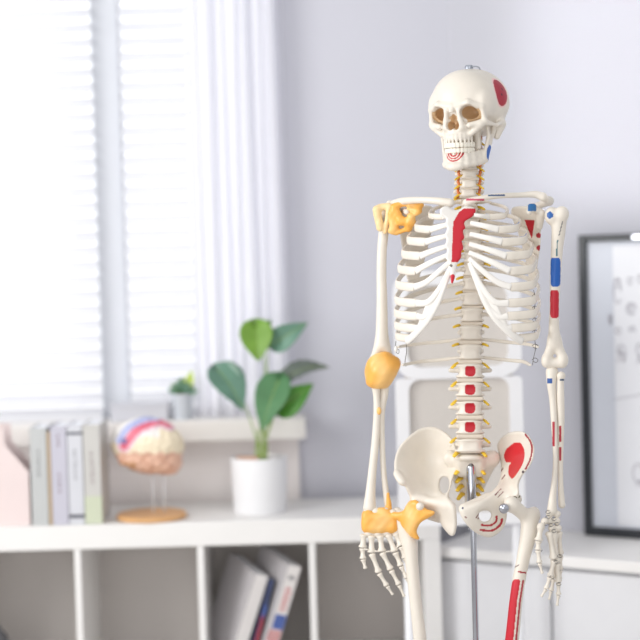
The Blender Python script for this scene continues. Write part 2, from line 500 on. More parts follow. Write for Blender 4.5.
# ---- spine
def vertebra(name, cx, cy, w, h, tp, d=0, red=0, cerv=False, drop=0):
    """w,h: body width and height in px; tp: reach of the transverse processes"""
    o = []; dp = w*.36
    o.append(('u', 0, ell((cx, cy-h*.36, d), (w/2, h*.17, dp))))
    o.append(('u', h*.12, ell((cx, cy+h*.36, d), (w/2*1.03, h*.17, dp))))
    o.append(('u', h*.25, rbox((cx, cy, d), (w*.37, h*.44, dp*.80), min(w*.2, h*.4))))
    back = d-dp-5
    for s in (1, -1):
        o.append(('u', 2, cap((cx+s*w*.25, cy-h*.1, d-dp*.7), (cx+s*w*.33, cy-h*.05, back-4), 3, 3)))
        o.append(('u', 2, cap((cx+s*w*.33, cy-h*.05, back-3), (cx+s*tp, cy-h*.05+drop, back-4), 2.9, 2.4)))
        o.append(('u', 2, cap((cx+s*w*.3, cy-h*.55, back-5), (cx+s*w*.3, cy+h*.5, back-5), 2.6, 2.6)))
    o.append(('u', 2, cap((cx, cy, back-6), (cx, cy+h*.35, back-(10 if cerv else 19)), 2.6, 2.4)))
    def paint(V, c):
        if red:
            fr = V[:, 2] > d
            e = (abs(V[:, 0]-cx)/5.1)**4+(abs(V[:, 1]-cy)/5.2)**4
            c[fr & (e < 1)] = LIN((186, 16, 36))
    return body(name, o, m_bone, SK, h=.75 if red else .9, paint=paint)
def nerve(par, x0, y0, x1, y1, d0, d1, r=1.1, m=m_nerve):
    P = catmull([at(x0, y0, Y0-d0/S), at((x0+x1)/2, (y0+y1)/2-.6, Y0-(d0+d1)/2/S), at(x1, y1, Y0-d1/S)], 4)
    rr = np.linspace(r, r*.65, len(P))/S
    V, Fc = sweep(P, rr*1.5, rr, 8); return mk('spinal_nerve', V, Fc, m, par)
spx = rbf([(470, 165, 0), (468.5, 195, 0), (474, 240, -4), (474, 290, -8), (470, 340, -2), (470, 400, 4), (470, 450, 0)])
xs = lambda y: np.interp(y, [160, 200, 230, 260, 300, 340, 400, 450], [470, 468.5, 472, 474, 473, 470.5, 470, 470])
ds = lambda y: np.interp(y, [160, 180, 200, 230, 260, 300, 340, 400, 450], [2, 4, -2, -20, -26, -20, -6, 6, 2])
levels = []
for i, cy in enumerate([140, 149.5, 158, 166, 174.5, 183.5, 192.5]): levels.append(('cervical_vertebra', cy, 16.5+i*.5, 8.2, 10.5+i*.45))
for i, cy in enumerate([202, 212, 222.5, 233.5, 245, 257, 270, 284, 299, 315, 333, 352]):
    levels.append(('thoracic_vertebra', cy, 17+i*.75, 9+i*.65, 15-i*.35))
for cy in [371, 389.5, 408, 427]: levels.append(('lumbar_vertebra', cy, 28.5, 15.2, 19.5))
levels.append(('lumbar_vertebra', 445.5, 30.5, 14.5, 19))
vert_at = {}
for i, (nm, cy, w, h, tpr) in enumerate(levels):
    cx, d = float(xs(cy)), float(ds(cy))
    red = nm == 'lumbar_vertebra' and cy < 440
    v = vertebra(nm, cx, cy, w, h, tpr, d, red, nm[0] == 'c')
    if i+1 < len(levels):
        n2 = levels[i+1][1]; my = (cy+h/2+n2-levels[i+1][3]/2)/2; gap = max(1.1, (n2-levels[i+1][3]/2-cy-h/2)/2+.5)
        body('intervertebral_disc', [('u', 0, rbox((xs(my), my, ds(my)), (w*.485, gap, w*.34), gap*.8))], m_disc, v, h=.9)
    if nm[0] == 'c':
        for s in (1, -1):
            nerve(v, cx+s*7, cy+1, cx+s*14.5, cy+5.5, d-3, d+2, 1.35)
            P = [at(cx+s*10.5+.6*s*math.sin(t*9), cy-4+t*10, Y0-(d-1)/S) for t in np.linspace(0, 1, 6)]
            V, Fc = sweep(P, 1.5/S, 1.5/S, 8); mk('vertebral_artery', V, Fc, m_artery, v)
    else:
        for s in (1, -1):
            q = nm[0] == 'l'
            nerve(v, cx+s*(w*.42), cy-h*.5, cx+s*(w*.42+(6.5 if q else 7)), cy-h*.5+(4.5 if q else 2), d-6, d+2, 1.75)
    vert_at[i] = v
# sacrum
def sac_paint(V, c): pass
o = [('u', 0, ell((470, 458, -1), (15, 4.5, 11))), ('u', 4, rbox((470, 466, -8), (14, 10, 9), 5, rx=-25)),
     ('u', 6, cap((470, 478, -20), (470, 500, -32), 11, 5)), ('u', 3, cap((470, 500, -32), (469, 512, -26), 4, 2))]
for s in (1, -1):
    o += [('u', 6, cap((470+8*s, 462, -10), (470+(22 if s > 0 else 19)*s, 458, -14), 7, 8)), ('u', 5, cap((470+(20 if s > 0 else 16)*s, 462, -16), (470+9*s, 488, -28), 7, 5))]
    for k in range(4): o.append(('s', 1.5, ell((470+s*(10-k*.8), 470+k*8, -9-k*5), (2.2, 2.2, 7))))
sac = body('sacrum', o, m_bone, SK, h=1.0)
for s in (1, -1):
    for k in range(4):
        nerve(sac, 470+s*(10-k*.8), 470+k*8, 470+s*(14.5-k*.9), 474+k*8.4, -8-k*5, 2-k*4, 2.1)
    nerve(sac, 470+s*12, 452, 470+s*16, 456.5, 0, 9, 2.0)

# ---- ribs, costal cartilage, sternum
VY = [202, 212, 222.5, 233.5, 245, 257, 270, 284, 299, 315, 340, 358]
W_ = [.078, .104, .119, .129, .136, .140, .142, .1435, .1435, .143, .139, .132]
JR = [.046, .068, .0765, .086, .094, .096, .092, .090, .096, .110]
JF = [.066, .088, .098, .106, .112, .116, .118, .116, .108, .092]
JY = [217, 229.5, 242, 256, 271, 287, 303, 316, 328, 338]
SY = [215, 223, 234, 244, 252.5, 258.5, 262.5]
SR = [.019, .0135, .0135, .0135, .014, .015, .016]
SF = [.084, .094, .103, .112, .120, .126, .130]
ARCH = [(.017, .129, 266), (.031, .130, 283), (.048, .127, 303), (.069, .120, 320), (.098, .106, 335), (.116, .090, 341)]
CC = {}
for n in range(12):
    for s in (-1, 1):
        vf = -(0.02+.03*math.sin(min(n, 9)/9*PI*.8)); w = W_[n]
        vf = float(ds(VY[n]))/S-.012
        if n < 10:
            y0, y1 = VY[n], JY[n]; dy = y1-y0
            jr, jf = JR[n], JF[n]
            bk = vf-.028-(.008 if 2 < n < 9 else 0)
            pts = [(.014, vf, y0-1), (.034, bk+.012, y0), (w*.50, bk, y0+dy*.10), (w*.80, bk*.72+.004, y0+dy*.28), (w*.97, bk*.25+.012, y0+dy*.50),
                   (w*.995, jf*.38, y0+dy*.74), ((w*.90+jr*.10), jf*.74, y0+dy*.92), (jr+(w-jr)*.35, jf*.93, y0+dy*.99), (jr, jf, y1)]
            hw = np.array([3.6, 4.0, 4.4, 4.9, 5.6, 7.0, 8.4, 9.0, 8.6])*(.80 if n == 0 else .93 if n in (1, 9) else 1.0)
        else:
            y0 = VY[n]; L = [.134, .120][n-10] if s > 0 else [.138, .128][n-10]
            pts = [(.014, vf, y0-1), (.034, vf-.014, y0), (.07, vf-.018, y0+2), (.105, vf-.006, y0+3.5), (L, vf+.026, y0+6), (L+.006, vf+.052, y0+7)]
            hw = np.array([3, 3.3, 3.8, 3.8, 3.3, 2.2])
        P = np.array([Bp(s*a, b, c) for a, b, c in pts]); P = catmull(P, 7)
        tt = np.linspace(0, 1, len(P)); ra = np.interp(tt, np.linspace(0, 1, len(hw)), hw)/1000
        rb_ = np.interp(tt, [0, .3, 1], [.0034, .0028, .0030])
        up = np.array([0, 0, 1.0])
        if n == 0: ra = ra*.9
        V, Fc = sweep(P, ra, rb_, 12, up=up, sq=.72)
        V = np.array(V); cols = np.tile(LIN(BONE), (len(V), 1))
        if s > 0 and n in (1, 2, 4, 5, 7, 10, 11):
            ti = np.repeat(tt, 12); kk = np.tile(np.arange(12), len(P))
            rng = {1: (.62, .98), 2: (.62, .98), 4: (.7, .93), 5: (.62, .86), 7: (.62, .95), 10: (.1, .8), 11: (.1, .8)}[n]
            colr = {1: BLUE, 2: BLUE}.get(n, (84, 128, 140))
            selk = (0,) if n in (1, 2) else (6,)
            cols[(ti > rng[0]) & (ti < rng[1]) & np.isin(kk, selk)] = LIN(colr)
        rib = mk('rib', V, Fc, m_bone, SK, cols=cols)
        if n >= 10: continue
        # costal cartilage
        J = (jr, jf, y1)
        if n < 7:
            Q = (SR[n], SF[n], SY[n])
            if n < 5: mid_ = [((J[0]+Q[0])/2, (J[1]+Q[1])/2+.006, (J[2]*.45+Q[2]*.55))]
            elif n == 5: mid_ = [(.070, .124, 282), (.036, .131, 268)]
            else: mid_ = [(.066, .126, 302), (.042, .130, 288), (.027, .131, 274)]
        elif n == 7: Q = (.046, .127, 302); mid_ = [(.072, .121, 316)]
        elif n == 8: Q = (.066, .121, 318); mid_ = [(.084, .114, 327)]
        else: Q = (.090, .110, 331); mid_ = [(.102, .101, 337)]
        P = catmull([Bp(s*a, b, c) for a, b, c in [J]+mid_+[Q]], 7)
        tt = np.linspace(0, 1, len(P))
        ra = np.interp(tt, [0, .15, .6, 1], [7.6, 6.6, 5.4, 4.8])/1000*(.8 if n == 0 else 1)
        V, Fc = sweep(P, ra, .0034, 12, up=up, sq=.8)
        mk('costal_cartilage', V, Fc, m_cart, rib)
        CC[(s, n)] = P
# costal margin
for s in (-1, 1):
    P = catmull([Bp(s*a, b, c) for a, b, c in ARCH], 7); tt = np.linspace(0, 1, len(P))
    V, Fc = sweep(P, np.interp(tt, [0, .4, 1], [.0035, .0066, .0085]), .0040, 10, up=(0, 0, 1))
    mk('costal_margin', V, Fc, m_cart, SK)
    # cartilage sheet that joins ribs 7 to 10 to the margin
    def cut(P, a, b, n=10):
        t = np.linspace(a, b, n)*(len(P)-1); i = np.clip(t.astype(int), 0, len(P)-2); return P[i]+(P[i+1]-P[i])*(t-i)[:, None]
    for n, a0, a1, b0 in ((6, .22, .62, .30), (7, .25, 1, .25), (8, .25, 1, .3)):
        A_ = cut(CC[(s, n)], a0, a1); B_ = cut(CC[(s, n+1)], b0, 1)
        V = [A_[i]+(B_[i]-A_[i])*t for i in range(10) for t in np.linspace(0, 1, 5)]
        Fc = [(i*5+j, i*5+j+1, i*5+j+6, i*5+j+5) for i in range(9) for j in range(4)]
        o_ = mk('cartilage_sheet', V, Fc, m_cart, SK); md = o_.modifiers.new('t', 'SOLIDIFY'); md.thickness = .004; md.offset = 0
# sternum in body-aligned plate
def st_mid(X, Y): return np.interp(np.asarray(Y), [200, 215, 265, 285], [.078*S, .088*S, .126*S, .134*S])*cT+(np.asarray(X)-455)*-.23
outl = [(441, 208), (447, 206), (453, 209.5), (459, 209.5), (465, 206), (473, 207), (476, 211), (472, 217), (464.5, 222), (465.5, 228), (463, 231), (464.5, 238), (462, 241), (463.5, 248), (461.5, 252), (461, 258), (457.5, 263), (456, 270), (454.5, 279), (452, 284), (450.5, 279), (450, 270), (448.5, 263), (445.5, 257), (447, 250), (444.5, 246), (446.5, 240), (444.5, 235), (447, 229), (445, 224), (446, 219), (440, 214)]
def st_paint(V, c):
    x, y, z = V.T
    md = 454.5
    a = (x > np.interp(y, [205, 212, 222, 262], [469, 459, 453.2, 451.5])) & (y < 262) & (y > 208.5)
    b = ((x-452.6)/3.0)**2+((y-279)/5)**2 < 1
    c[(a | b)] = LIN((200, 24, 44))
    c[((x-451)**2+(y-265.5)**2) < 2.2] = LIN((110, 100, 90))
body('sternum', [('u', 0, plate(outl, st_mid, 2.4, 3))], m_cart, SK, h=.7, paint=st_paint)

# ---- shoulder girdle. depth toward camera in px
def P3(*a): return tuple(a)
def chain(pts, k=3):
    """pts (x,y,d,r): smooth chain of tapered capsules"""
    out = []
    pts = catmull(pts, 5)
    for a, b in zip(pts, pts[1:]): out.append(('u', 0 if len(out) else k, cap(a[:3], b[:3], a[3], b[3])))
    return out
def cl_paint(V, c):
    x, y, z = V.T
    c[(x > 488) & (x < 505) & (abs(y-195.5-(x-488)*-.02) < .9) & (z > 25)] = LIN((50, 80, 120))
    c[(x > 466) & (x < 484) & (y > 198.5) & (y < 200.8) & (z > 34)] = LIN((196, 70, 100))
body('clavicle', chain([(467, 202.5, 36, 4.2), (478, 199, 38, 3.0), (497, 196, 34, 2.8), (520, 195, 24, 2.7), (535, 194.5, 20, 3.6), (543, 197, 20, 4.6)]), m_bone, SK, h=.9, paint=cl_paint)
body('clavicle', chain([(450, 203, 30, 4.6), (438, 201, 26, 3.8), (420, 200, 12, 3.4), (404, 201, -6, 3.8), (394, 204, -16, 4.2)]), m_bone, SK, h=.9)
# scapula, viewer's right
mid = rbf([(515, 212, -16), (545, 210, 16), (541, 245, 2), (534, 282, -10), (522, 240, -24), (535, 225, -2)])
def sc_paint(V, c):
    x, y, z = V.T
    tri = (y > 220) & (y < 238) & (abs(x-530.5-(y-228)*.12) < (238-y)*.26+.4)
    c[tri] = LIN((190, 20, 40))
    for (a, b) in ((538.5, 235.5), (539, 248)): c[((x-a)/2.6)**2+((y-b)/2.6)**2 < 1] = LIN((170, 20, 40))
    c[(abs(x-532) < 4.2) & (abs(y-207.5) < 3.8) & (z > 12)] = LIN((40, 110, 170))
body('scapula', [('u', 0, plate([(512, 208), (524, 206), (538, 208), (543, 214), (541, 228), (540.5, 245), (538, 262), (535, 282), (530, 284), (526, 262), (519, 236), (512, 218)], mid, 2.0)),
     ('u', 4, cap((541, 214, 14), (539, 226, 8), 4.5, 3.5)), ('u', 3, cap((538, 211, 8), (532, 208, 16), 3.6, 4.6)), ('u', 2, cap((532, 208, 16), (529, 212, 24), 4.4, 3)),
     ('u', 3, cap((522, 214, -26), (538, 206, -12), 2.6, 3)), ('u', 3, cap((538, 206, -12), (549, 201, 6), 3.4, 4.2)), ('u', 3, cap((549, 201, 6), (546, 199, 16), 4.2, 3.6))], m_bone, SK, h=.9, paint=sc_paint)
# scapula, viewer's left
mid = rbf([(396, 212, -26), (432, 212, -44), (400, 240, -34), (414, 285, -40), (425, 240, -48)])
body('scapula', [('u', 0, plate([(398, 207), (415, 205), (434, 208), (432, 230), (424, 262), (415, 288), (409, 286), (404, 262), (400, 236), (396, 222)], mid, 2.0)),
     ('u', 4, cap((398, 214, -22), (400, 226, -24), 4.8, 3.6)), ('u', 3, cap((403, 210, -22), (407, 212, -4), 3.6, 3)),
     ('u', 3, cap((424, 214, -42), (402, 206, -34), 2.6, 3)), ('u', 3, cap((402, 206, -34), (390, 204, -20), 3.2, 4))], m_bone, SK, h=1.0)

def wob(amp, fr=.45):
    amp *= .6; fr *= .5
    return lambda X, Y, Z: amp*(np.sin(X*fr+1.3*np.sin(Y*fr*.7))*np.cos(Y*fr*.9+Z*fr*.6)+.5*np.sin(X*fr*2.1+Y*fr*1.7+Z*fr*1.9))
def lig_paint(V, c):
    x, y, z = V.T
    n = .5+.5*np.sin(x*.17+1.3*np.sin(y*.13)+z*.1)
    n = n*n*.55
    c[:] = LIN(ORANGE)*(1-n[:, None])+LIN((250, 212, 146))*n[:, None]
# ---- viewer-left arm: humerus
hum_l = [(381, 214, -22, 6.6), (384, 226, -21, 5.4), (382, 250, -20, 4.9), (381.5, 275, -19, 5.0), (382, 300, -18, 5.4), (382, 325, -17, 6.0), (382, 345, -16, 7.2)]
o = chain(hum_l, 3)+[('u', 3, ell((388, 211, -22), (8, 8.5, 9))), ('u', 3, ell((380, 212, -16), (5.6, 7, 6))), ('u', 3, ell((372.5, 366, -14), (5.5, 9, 6))), ('u', 3, ell((391, 366, -15), (5.5, 8, 6))),
     ('u', 3, cap((372, 366, -15), (391, 366, -15), 5, 5)), ('u', 3, cap((381, 340, -16), (373, 362, -14), 5, 4)), ('u', 3, cap((383, 340, -16), (391, 362, -15), 5, 4))]
def h_paint(V, c): pass
humL = body('humerus', o, m_bone, SK, h=1.1)
# elbow ligament
mid = rbf([(366, 370, -12), (383, 352, -8), (400, 360, -14), (383, 372, -4), (377, 388, -10), (390, 386, -12)])
body('elbow_ligament', [('u', 0, plate([(370, 357), (383, 351.5), (392, 354), (400.5, 361), (397, 374), (389, 386), (382, 389), (374, 389), (366.5, 384), (365, 369)], mid, 8.2)),
     ('u', 3, ell((394, 364, -9), (6.5, 7, 6))), ('u', 3, ell((374, 366, -7), (6.5, 8, 6)))], m_lig, humL, h=1.0, noise=wob(.45, .5), paint=lig_paint)
# shoulder ligaments
o = [('u', 3, cap(a, b, ra, rb)) for a, b, ra, rb in [
    ((394, 207, -8), (404, 203, -8), 3.6, 3.0), ((404, 203, -8), (421, 205, -2), 2.8, 2.6), ((392, 213, -10), (394, 228, -10), 4.6, 4.8), ((391, 231, -10), (396, 233, -10), 3.0, 2.6),
    ((396, 212, -8), (401, 221, -6), 4.4, 4.0), ((401, 221, -6), (411, 222, -4), 4.0, 4.4), ((411, 217, -2), (409, 228, -6), 4.2, 3.8), ((409, 209, -4), (419, 211, 0), 2.6, 3.0), ((420, 205, -2), (417, 213, 0), 2.4, 2.4), ((398, 232, -10), (408, 229, -8), 2.0, 2.4)]]
body('shoulder_ligament', o, m_lig, SK, h=.8, noise=wob(.4, .8), paint=lig_paint)
o = [('u', 3, cap((377, 210, -12), (380, 228, -12), 4.6, 3.6)), ('u', 3, cap((381, 207, -13), (389, 206, -10), 3.6, 3.2)), ('u', 2, cap((389, 208, -10), (385, 232, -12), 3, 2))]
def pale(V, c): c[:] = LIN((244, 214, 160))
body('shoulder_ligament', o, m_lig, humL, h=.8, noise=wob(.3, .8), paint=pale)
# forearm
ra_ = body('radius', chain([(376, 385, -12, 5.0), (376.5, 396, -12, 3.4), (377, 412, -11, 3.6), (375.5, 440, -9, 3.9), (372.5, 470, -6, 4.2), (370.5, 492, -4, 5.0), (369.5, 508, -3, 6.6)]), m_bone, SK, h=.95)
ul_ = body('ulna', chain([(384, 380, -18, 6.0), (384, 394, -17, 4.4), (381.5, 412, -15, 3.6), (382, 440, -13, 3.0), (383.5, 470, -10, 2.9), (386, 492, -7, 3.2), (388, 504, -6, 4.0)]), m_bone, SK, h=.95)
body('forearm_ligament', [('u', 0, ell((379, 411, -8), (2.4, 4, 2.4)))], m_lig, ul_, h=.7, paint=lig_paint)
# wrist with ligament block
wr = body('wrist_bones', [('u', 2, ell((x_, y_, -2), (5.2, 5, 6))) for x_, y_ in ((368, 513), (376, 512), (385, 512), (393, 514), (366, 522), (375, 524), (384, 524), (393, 524), (369, 533), (378, 534), (387, 533), (396, 532))], m_bone, SK, h=.95)
body('wrist_ligament', [('u', 0, rbox((380, 523, -2), (18.5, 10.5, 9), 6)), ('u', 4, cap((389, 508, -4), (388, 494, -3), 3.2, 1.4)), ('u', 3, ell((368, 514, -2), (6, 5, 7))), ('u', 3, ell((382, 511, -2), (8, 4, 7)))], m_lig, wr, h=.9, noise=wob(.5, .6), paint=lig_paint)
def finger(par, pts, r0=2.3, name='finger'):
    r0 *= 1.15
    """pts in (x,y,d); each segment is one bone with wider ends"""
    mb = MB(); n = len(pts)-1
    for i, (a, b) in enumerate(zip(pts, pts[1:])):
        a = at(a[0], a[1], Y0-a[2]/S); b = at(b[0], b[1], Y0-b[2]/S)
        r = r0*(1-.16*i)/S
        t = np.array([0, .03, .08, .2, .45, .75, .90, .97, 1.0]); g = np.array([.45, .95, 1.1, .8, .62, .72, 1.08, .98, .5]) if i < n-1 else np.array([.4, .9, 1.1, .8, .6, .6, .8, .7, .3])
        P = a+(b-a)*(t*.97+.01)[:, None]
        V, Fc = sweep(P, r*g, r*g, 10); mb.add(V, Fc)
    return mb.build(name, m_bone, par, smooth=True)
for pts, r in [
    ([(364, 534, 0), (362.5, 548, 1), (363, 559, 2), (365.5, 569, 3)], 3.56),
    ([(371.5, 535, 1), (371.5, 553, 2), (379, 573, 4), (387, 586, 5), (393, 595, 5)], 3.56),
    ([(380, 535, 1), (382, 552, 3), (391, 570, 5), (399, 585, 6), (404.5, 597, 6)], 3.56),
    ([(388, 534, 0), (395, 552, 3), (401, 566, 4), (406.5, 578, 4), (410, 586, 4)], 3.43),
    ([(396, 533, 0), (401, 546, 2), (405, 558, 2), (408, 567, 2)], 3.70)]:
    finger(wr, pts, r)
for a, b in (((364, 549), (370, 550)), ((373, 551), (380, 551.5)), ((384, 552), (392, 551)), ((396, 548), (400, 545))):
    V, Fc = sweep([at(a[0], a[1], Y0-4/S), at(b[0], b[1], Y0-4/S)], .9/S, .9/S, 6); mk('joint_pin', V, Fc, m_bone, wr)

# ---- viewer-right arm
def hr_paint(V, c):
    x, y, z = V.T; fr = z > 22
    c[fr & ((abs(x-555.5)/5.0)**5+(abs(y-272)/14.5)**8 < 1)] = LIN(BLUE)
    c[fr & ((abs(x-554.5)/4.4)**5+(abs(y-304)/14)**8 < 1)] = LIN((190, 24, 44))
    c[(abs(x-550) < 3.2) & (abs(y-215) < 3.6) & (abs(x-550)+abs(y-215) < 4.6)] = LIN((30, 90, 160))
    c[fr & (abs(x-557+(y-250)*.05) < .7) & (y > 240) & (y < 256)] = LIN((60, 110, 120))
    c[fr & (abs(x-561+(y-228)*.25) < .6) & (y > 221) & (y < 236)] = LIN((120, 120, 120))
o = chain([(559, 218, 24, 8.0), (558.5, 232, 24, 7.0), (557, 250, 24, 6.0), (555.5, 275, 24, 5.6), (554.5, 305, 24, 4.8), (554, 325, 24, 5.2), (554.5, 342, 25, 6.6)])+[
    ('u', 3, ell((552, 216, 24), (7.5, 9, 9))), ('u', 3, ell((562, 214, 27), (7, 8, 7))),
    ('u', 4, cap((554, 340, 25), (547, 358, 26), 5.5, 4.5)), ('u', 4, cap((555, 340, 25), (563, 358, 26), 5.5, 4.5)), ('u', 3, ell((546.5, 360, 26), (4.8, 6, 6))), ('u', 3, ell((563, 360, 26), (5.0, 6.5, 6.5))),
    ('u', 3, cap((547, 363, 26), (562, 363, 26), 5, 5.2)), ('s', 2, ell((555, 353, 34), (3.6, 4.5, 5)))]
humR = body('humerus', o, m_bone, SK, h=.85, paint=hr_paint)
def rad_paint(V, c):
    x, y, z = V.T
    c[(z > 24) & (abs(x-560.3) < 1.1) & (((y > 426) & (y < 442)) | ((y > 447) & (y < 461)))] = LIN((170, 30, 50))
    c[(z > 26) & (abs(x-562.5) < 2.4) & (abs(y-380) < 1.1)] = LIN((50, 80, 110))
def uln_paint(V, c):
    x, y, z = V.T
    c[(z > 20) & (abs(x-553.6) < 1.3) & (y > 422) & (y < 446)] = LIN((170, 30, 50))
    c[(z > 20) & (abs(x-549.8) < 2.6) & (abs(y-381) < 2.8)] = LIN((30, 80, 150))
body('ulna', chain([(552, 372, 24, 6.4), (551.5, 384, 26, 4.8), (553, 400, 25, 3.8), (554.5, 430, 26, 3.1), (555.5, 460, 27, 2.6), (554, 485, 29, 3.0), (552.5, 500, 30, 4.0), (552, 511, 30, 5.2)])+[('s', 1.5, ell((556, 365, 34), (5, 3, 5)))], m_bone, SK, h=.85, paint=uln_paint)
body('radius', chain([(561, 376, 27, 4.6), (560.5, 380, 27, 3.6), (560.5, 395, 26, 3.9), (561, 420, 24, 3.7), (560.5, 450, 22, 3.0), (560.5, 480, 22, 2.8), (561.5, 500, 22, 3.4), (562, 505, 22, 3.6)]), m_bone, SK, h=.85, paint=rad_paint)
wr2 = body('wrist_bones', [('u', 1, ell((x_, y_, dd), (4.0, 3.6, 4))) for x_, y_, dd in ((550, 514, 30), (557, 514, 28), (550, 521, 31), (556.5, 521, 29), (552, 528, 31), (558, 528, 28), (545, 521, 34), (541, 526, 36), (553, 533, 30))], m_bone, SK, h=.8)
for pts, r in [
    ([(541, 526, 36), (538.5, 541, 38), (538, 550, 39), (539.5, 563, 40), (542.5, 574, 40)], 3.56),
    ([(549, 531, 32), (554, 560, 33), (550, 577, 34), (546, 589, 34), (541, 597, 34)], 3.43),
    ([(553, 532, 30), (557, 563, 29), (558.5, 583, 29), (558.5, 595, 29), (557, 606, 29)], 3.43),
    ([(556, 532, 27), (553.5, 560, 25), (553.5, 579, 25), (551, 591, 26), (549, 600, 27)], 3.17),
    ([(559, 531, 25), (560.5, 555, 21), (560.5, 570, 21), (560, 579, 22), (559, 587, 22)], 2.90)]:
    finger(wr2, pts, r)
# little wire loops through the joints of the wired hand
for (a, b) in ((548, 517), (554, 519), (551, 525), (557, 524), (546, 524), (554, 531), (540, 550), (556, 562), (552, 577), (559, 584), (548, 512), (539, 563), (560, 556)):
    ring = [at(a+2.2*math.cos(t), b+1.6*math.sin(t), Y0-(36+1.5*math.sin(t*2))/S) for t in np.linspace(0, 5.4, 12)]
    V, Fc = sweep(ring, .3/S, .3/S, 5); mk('joint_wire', V, Fc, m_wire, wr2)

# ---- hip bones
midL = rbf([(452, 440, -18), (450, 462, -20), (430, 427, -26), (408, 438, -18), (395, 456, -4), (395, 474, 8), (402, 483, 14), (425, 460, -30), (415, 460, -22), (436, 490, -6), (412, 498, 8), (425, 505, 10), (440, 500, 16), (452, 504, 34), (456, 520, 34), (451, 534, 26), (438, 515, 12)])
hipL = body('hip_bone', [('u', 0, plate([(456, 446), (450, 436), (440, 429), (430, 426.5), (418, 429.5), (406, 439), (398, 449), (394.5, 460), (394.5, 472), (397.5, 480), (404, 485), (408, 493), (412, 500), (420, 508), (431, 512), (438, 519), (444, 529), (451, 536), (455.5, 533), (457, 521), (455.5, 507), (453, 503), (449, 496), (451, 486), (455, 474), (459, 462)], midL,
        lambda X, Y: np.interp(Y, [425, 432, 470, 490, 505, 535], [3.4, 2.8, 2.8, 4.4, 5.2, 4.2]), 4, holes=[[(443, 477), (448.5, 479), (448.5, 489), (444.5, 493.5), (440, 489), (440, 481)]])),
     ('u', 4, ell((419, 503, 4), (10, 9, 12))), ('u', 4, cap((397, 474, 9), (402, 482, 15), 3.2, 3.4)), ('u', 4, cap((425, 501, 10), (451, 506, 34), 4.4, 4.2)),
     ('u', 4, cap((424, 513, -8), (439, 519, 6), 5, 4))], m_bone, SK, h=1.05)
midR = rbf([(498, 446, -14), (500, 458, -18), (509, 433, -4), (520, 431, 12), (530, 438, 26), (534, 450, 38), (531, 463, 46), (524, 473, 48), (514, 455, 2), (522, 455, 16), (508, 478, 0), (518, 490, 28), (510, 498, 26), (495, 492, 22), (478, 502, 38), (462, 509, 42), (465, 520, 42), (486, 536, 26), (503, 524, 18), (505, 510, 22)])
def red_hip(V, c):
    x, y, z = V.T
    def inp(P): return poly2d(x, y, catmull(P, 5, True)) < 0
    c[inp([(515, 442.5), (521, 443.5), (524.5, 452), (523, 463), (518, 472), (512.5, 478.5), (508.5, 474), (509, 466), (511, 463), (506, 462), (504, 456), (506, 449.5), (510, 446)])] = LIN((206, 26, 38))
    arc = catmull([(525.5, 434.5), (530, 441), (532, 449), (530, 460), (525.5, 469)], 6)
    dd = np.min([np.hypot(x-a, y-b) for a, b in arc], 0); c[(dd < 1.0)] = LIN((150, 22, 40))
    for P, ww in (([(482, 525), (490, 525.5), (496, 521.5), (496.5, 516.5)], 1.1), ([(481, 530), (492, 530.5), (500, 525), (502, 519)], 1.2)):
        dd = np.min([np.hypot(x-a, y-b) for a, b in catmull(P, 8)], 0); c[(dd < ww) & (z > 10)] = LIN((176, 30, 44))
    for P in ([(500, 473), (503, 468)], [(502, 479), (505, 475)], [(495, 495), (501, 489)], [(498, 497), (503, 492)], [(476, 518), (479, 514)], [(478, 519), (481, 515)], [(465, 517), (467, 518)]):
        dd = np.min([np.hypot(x-a, y-b) for a, b in zip(np.linspace(P[0][0], P[1][0], 8), np.linspace(P[0][1], P[1][1], 8))], 0); c[(dd < .55)] = LIN((120, 60, 60))
    c[np.hypot(x-462.8, y-508) < 1.1] = LIN((40, 50, 90)); c[np.hypot(x-523, y-472) < 1.3] = LIN((60, 40, 50))
    c[np.hypot(x-523, y-472) < 1.3] = LIN((60, 40, 50))
hipR = body('hip_bone', [('u', 0, plate([(497, 446), (501, 438), (508, 433), (517, 431), (525, 432.5), (531, 439), (534.5, 449), (533, 460), (528, 469), (523, 475), (519, 484), (519, 495), (514, 501), (506, 504), (507, 515), (504, 527), (496, 535), (487, 537.5), (476, 533), (467, 525), (461, 516), (459.5, 508), (468, 504.5), (480, 500), (490, 493), (498, 484), (501, 472), (500, 460)], midR,
        lambda X, Y: np.interp(Y, [431, 438, 470, 485, 500, 535], [3.4, 2.8, 2.8, 4.6, 5.0, 4.2]), 4, holes=[[(480, 512), (487, 510.5), (491, 514), (489, 520), (483, 521.5), (479, 517.5)]])),
     ('u', 4, ell((514, 499, 22), (8, 7, 10))), ('u', 3, cap((488, 497, 22), (464, 508, 40), 4.4, 4.6)), ('s', 2, ell((511, 508, 40), (9, 7.5, 14)))], m_bone, SK, h=.9, paint=red_hip)
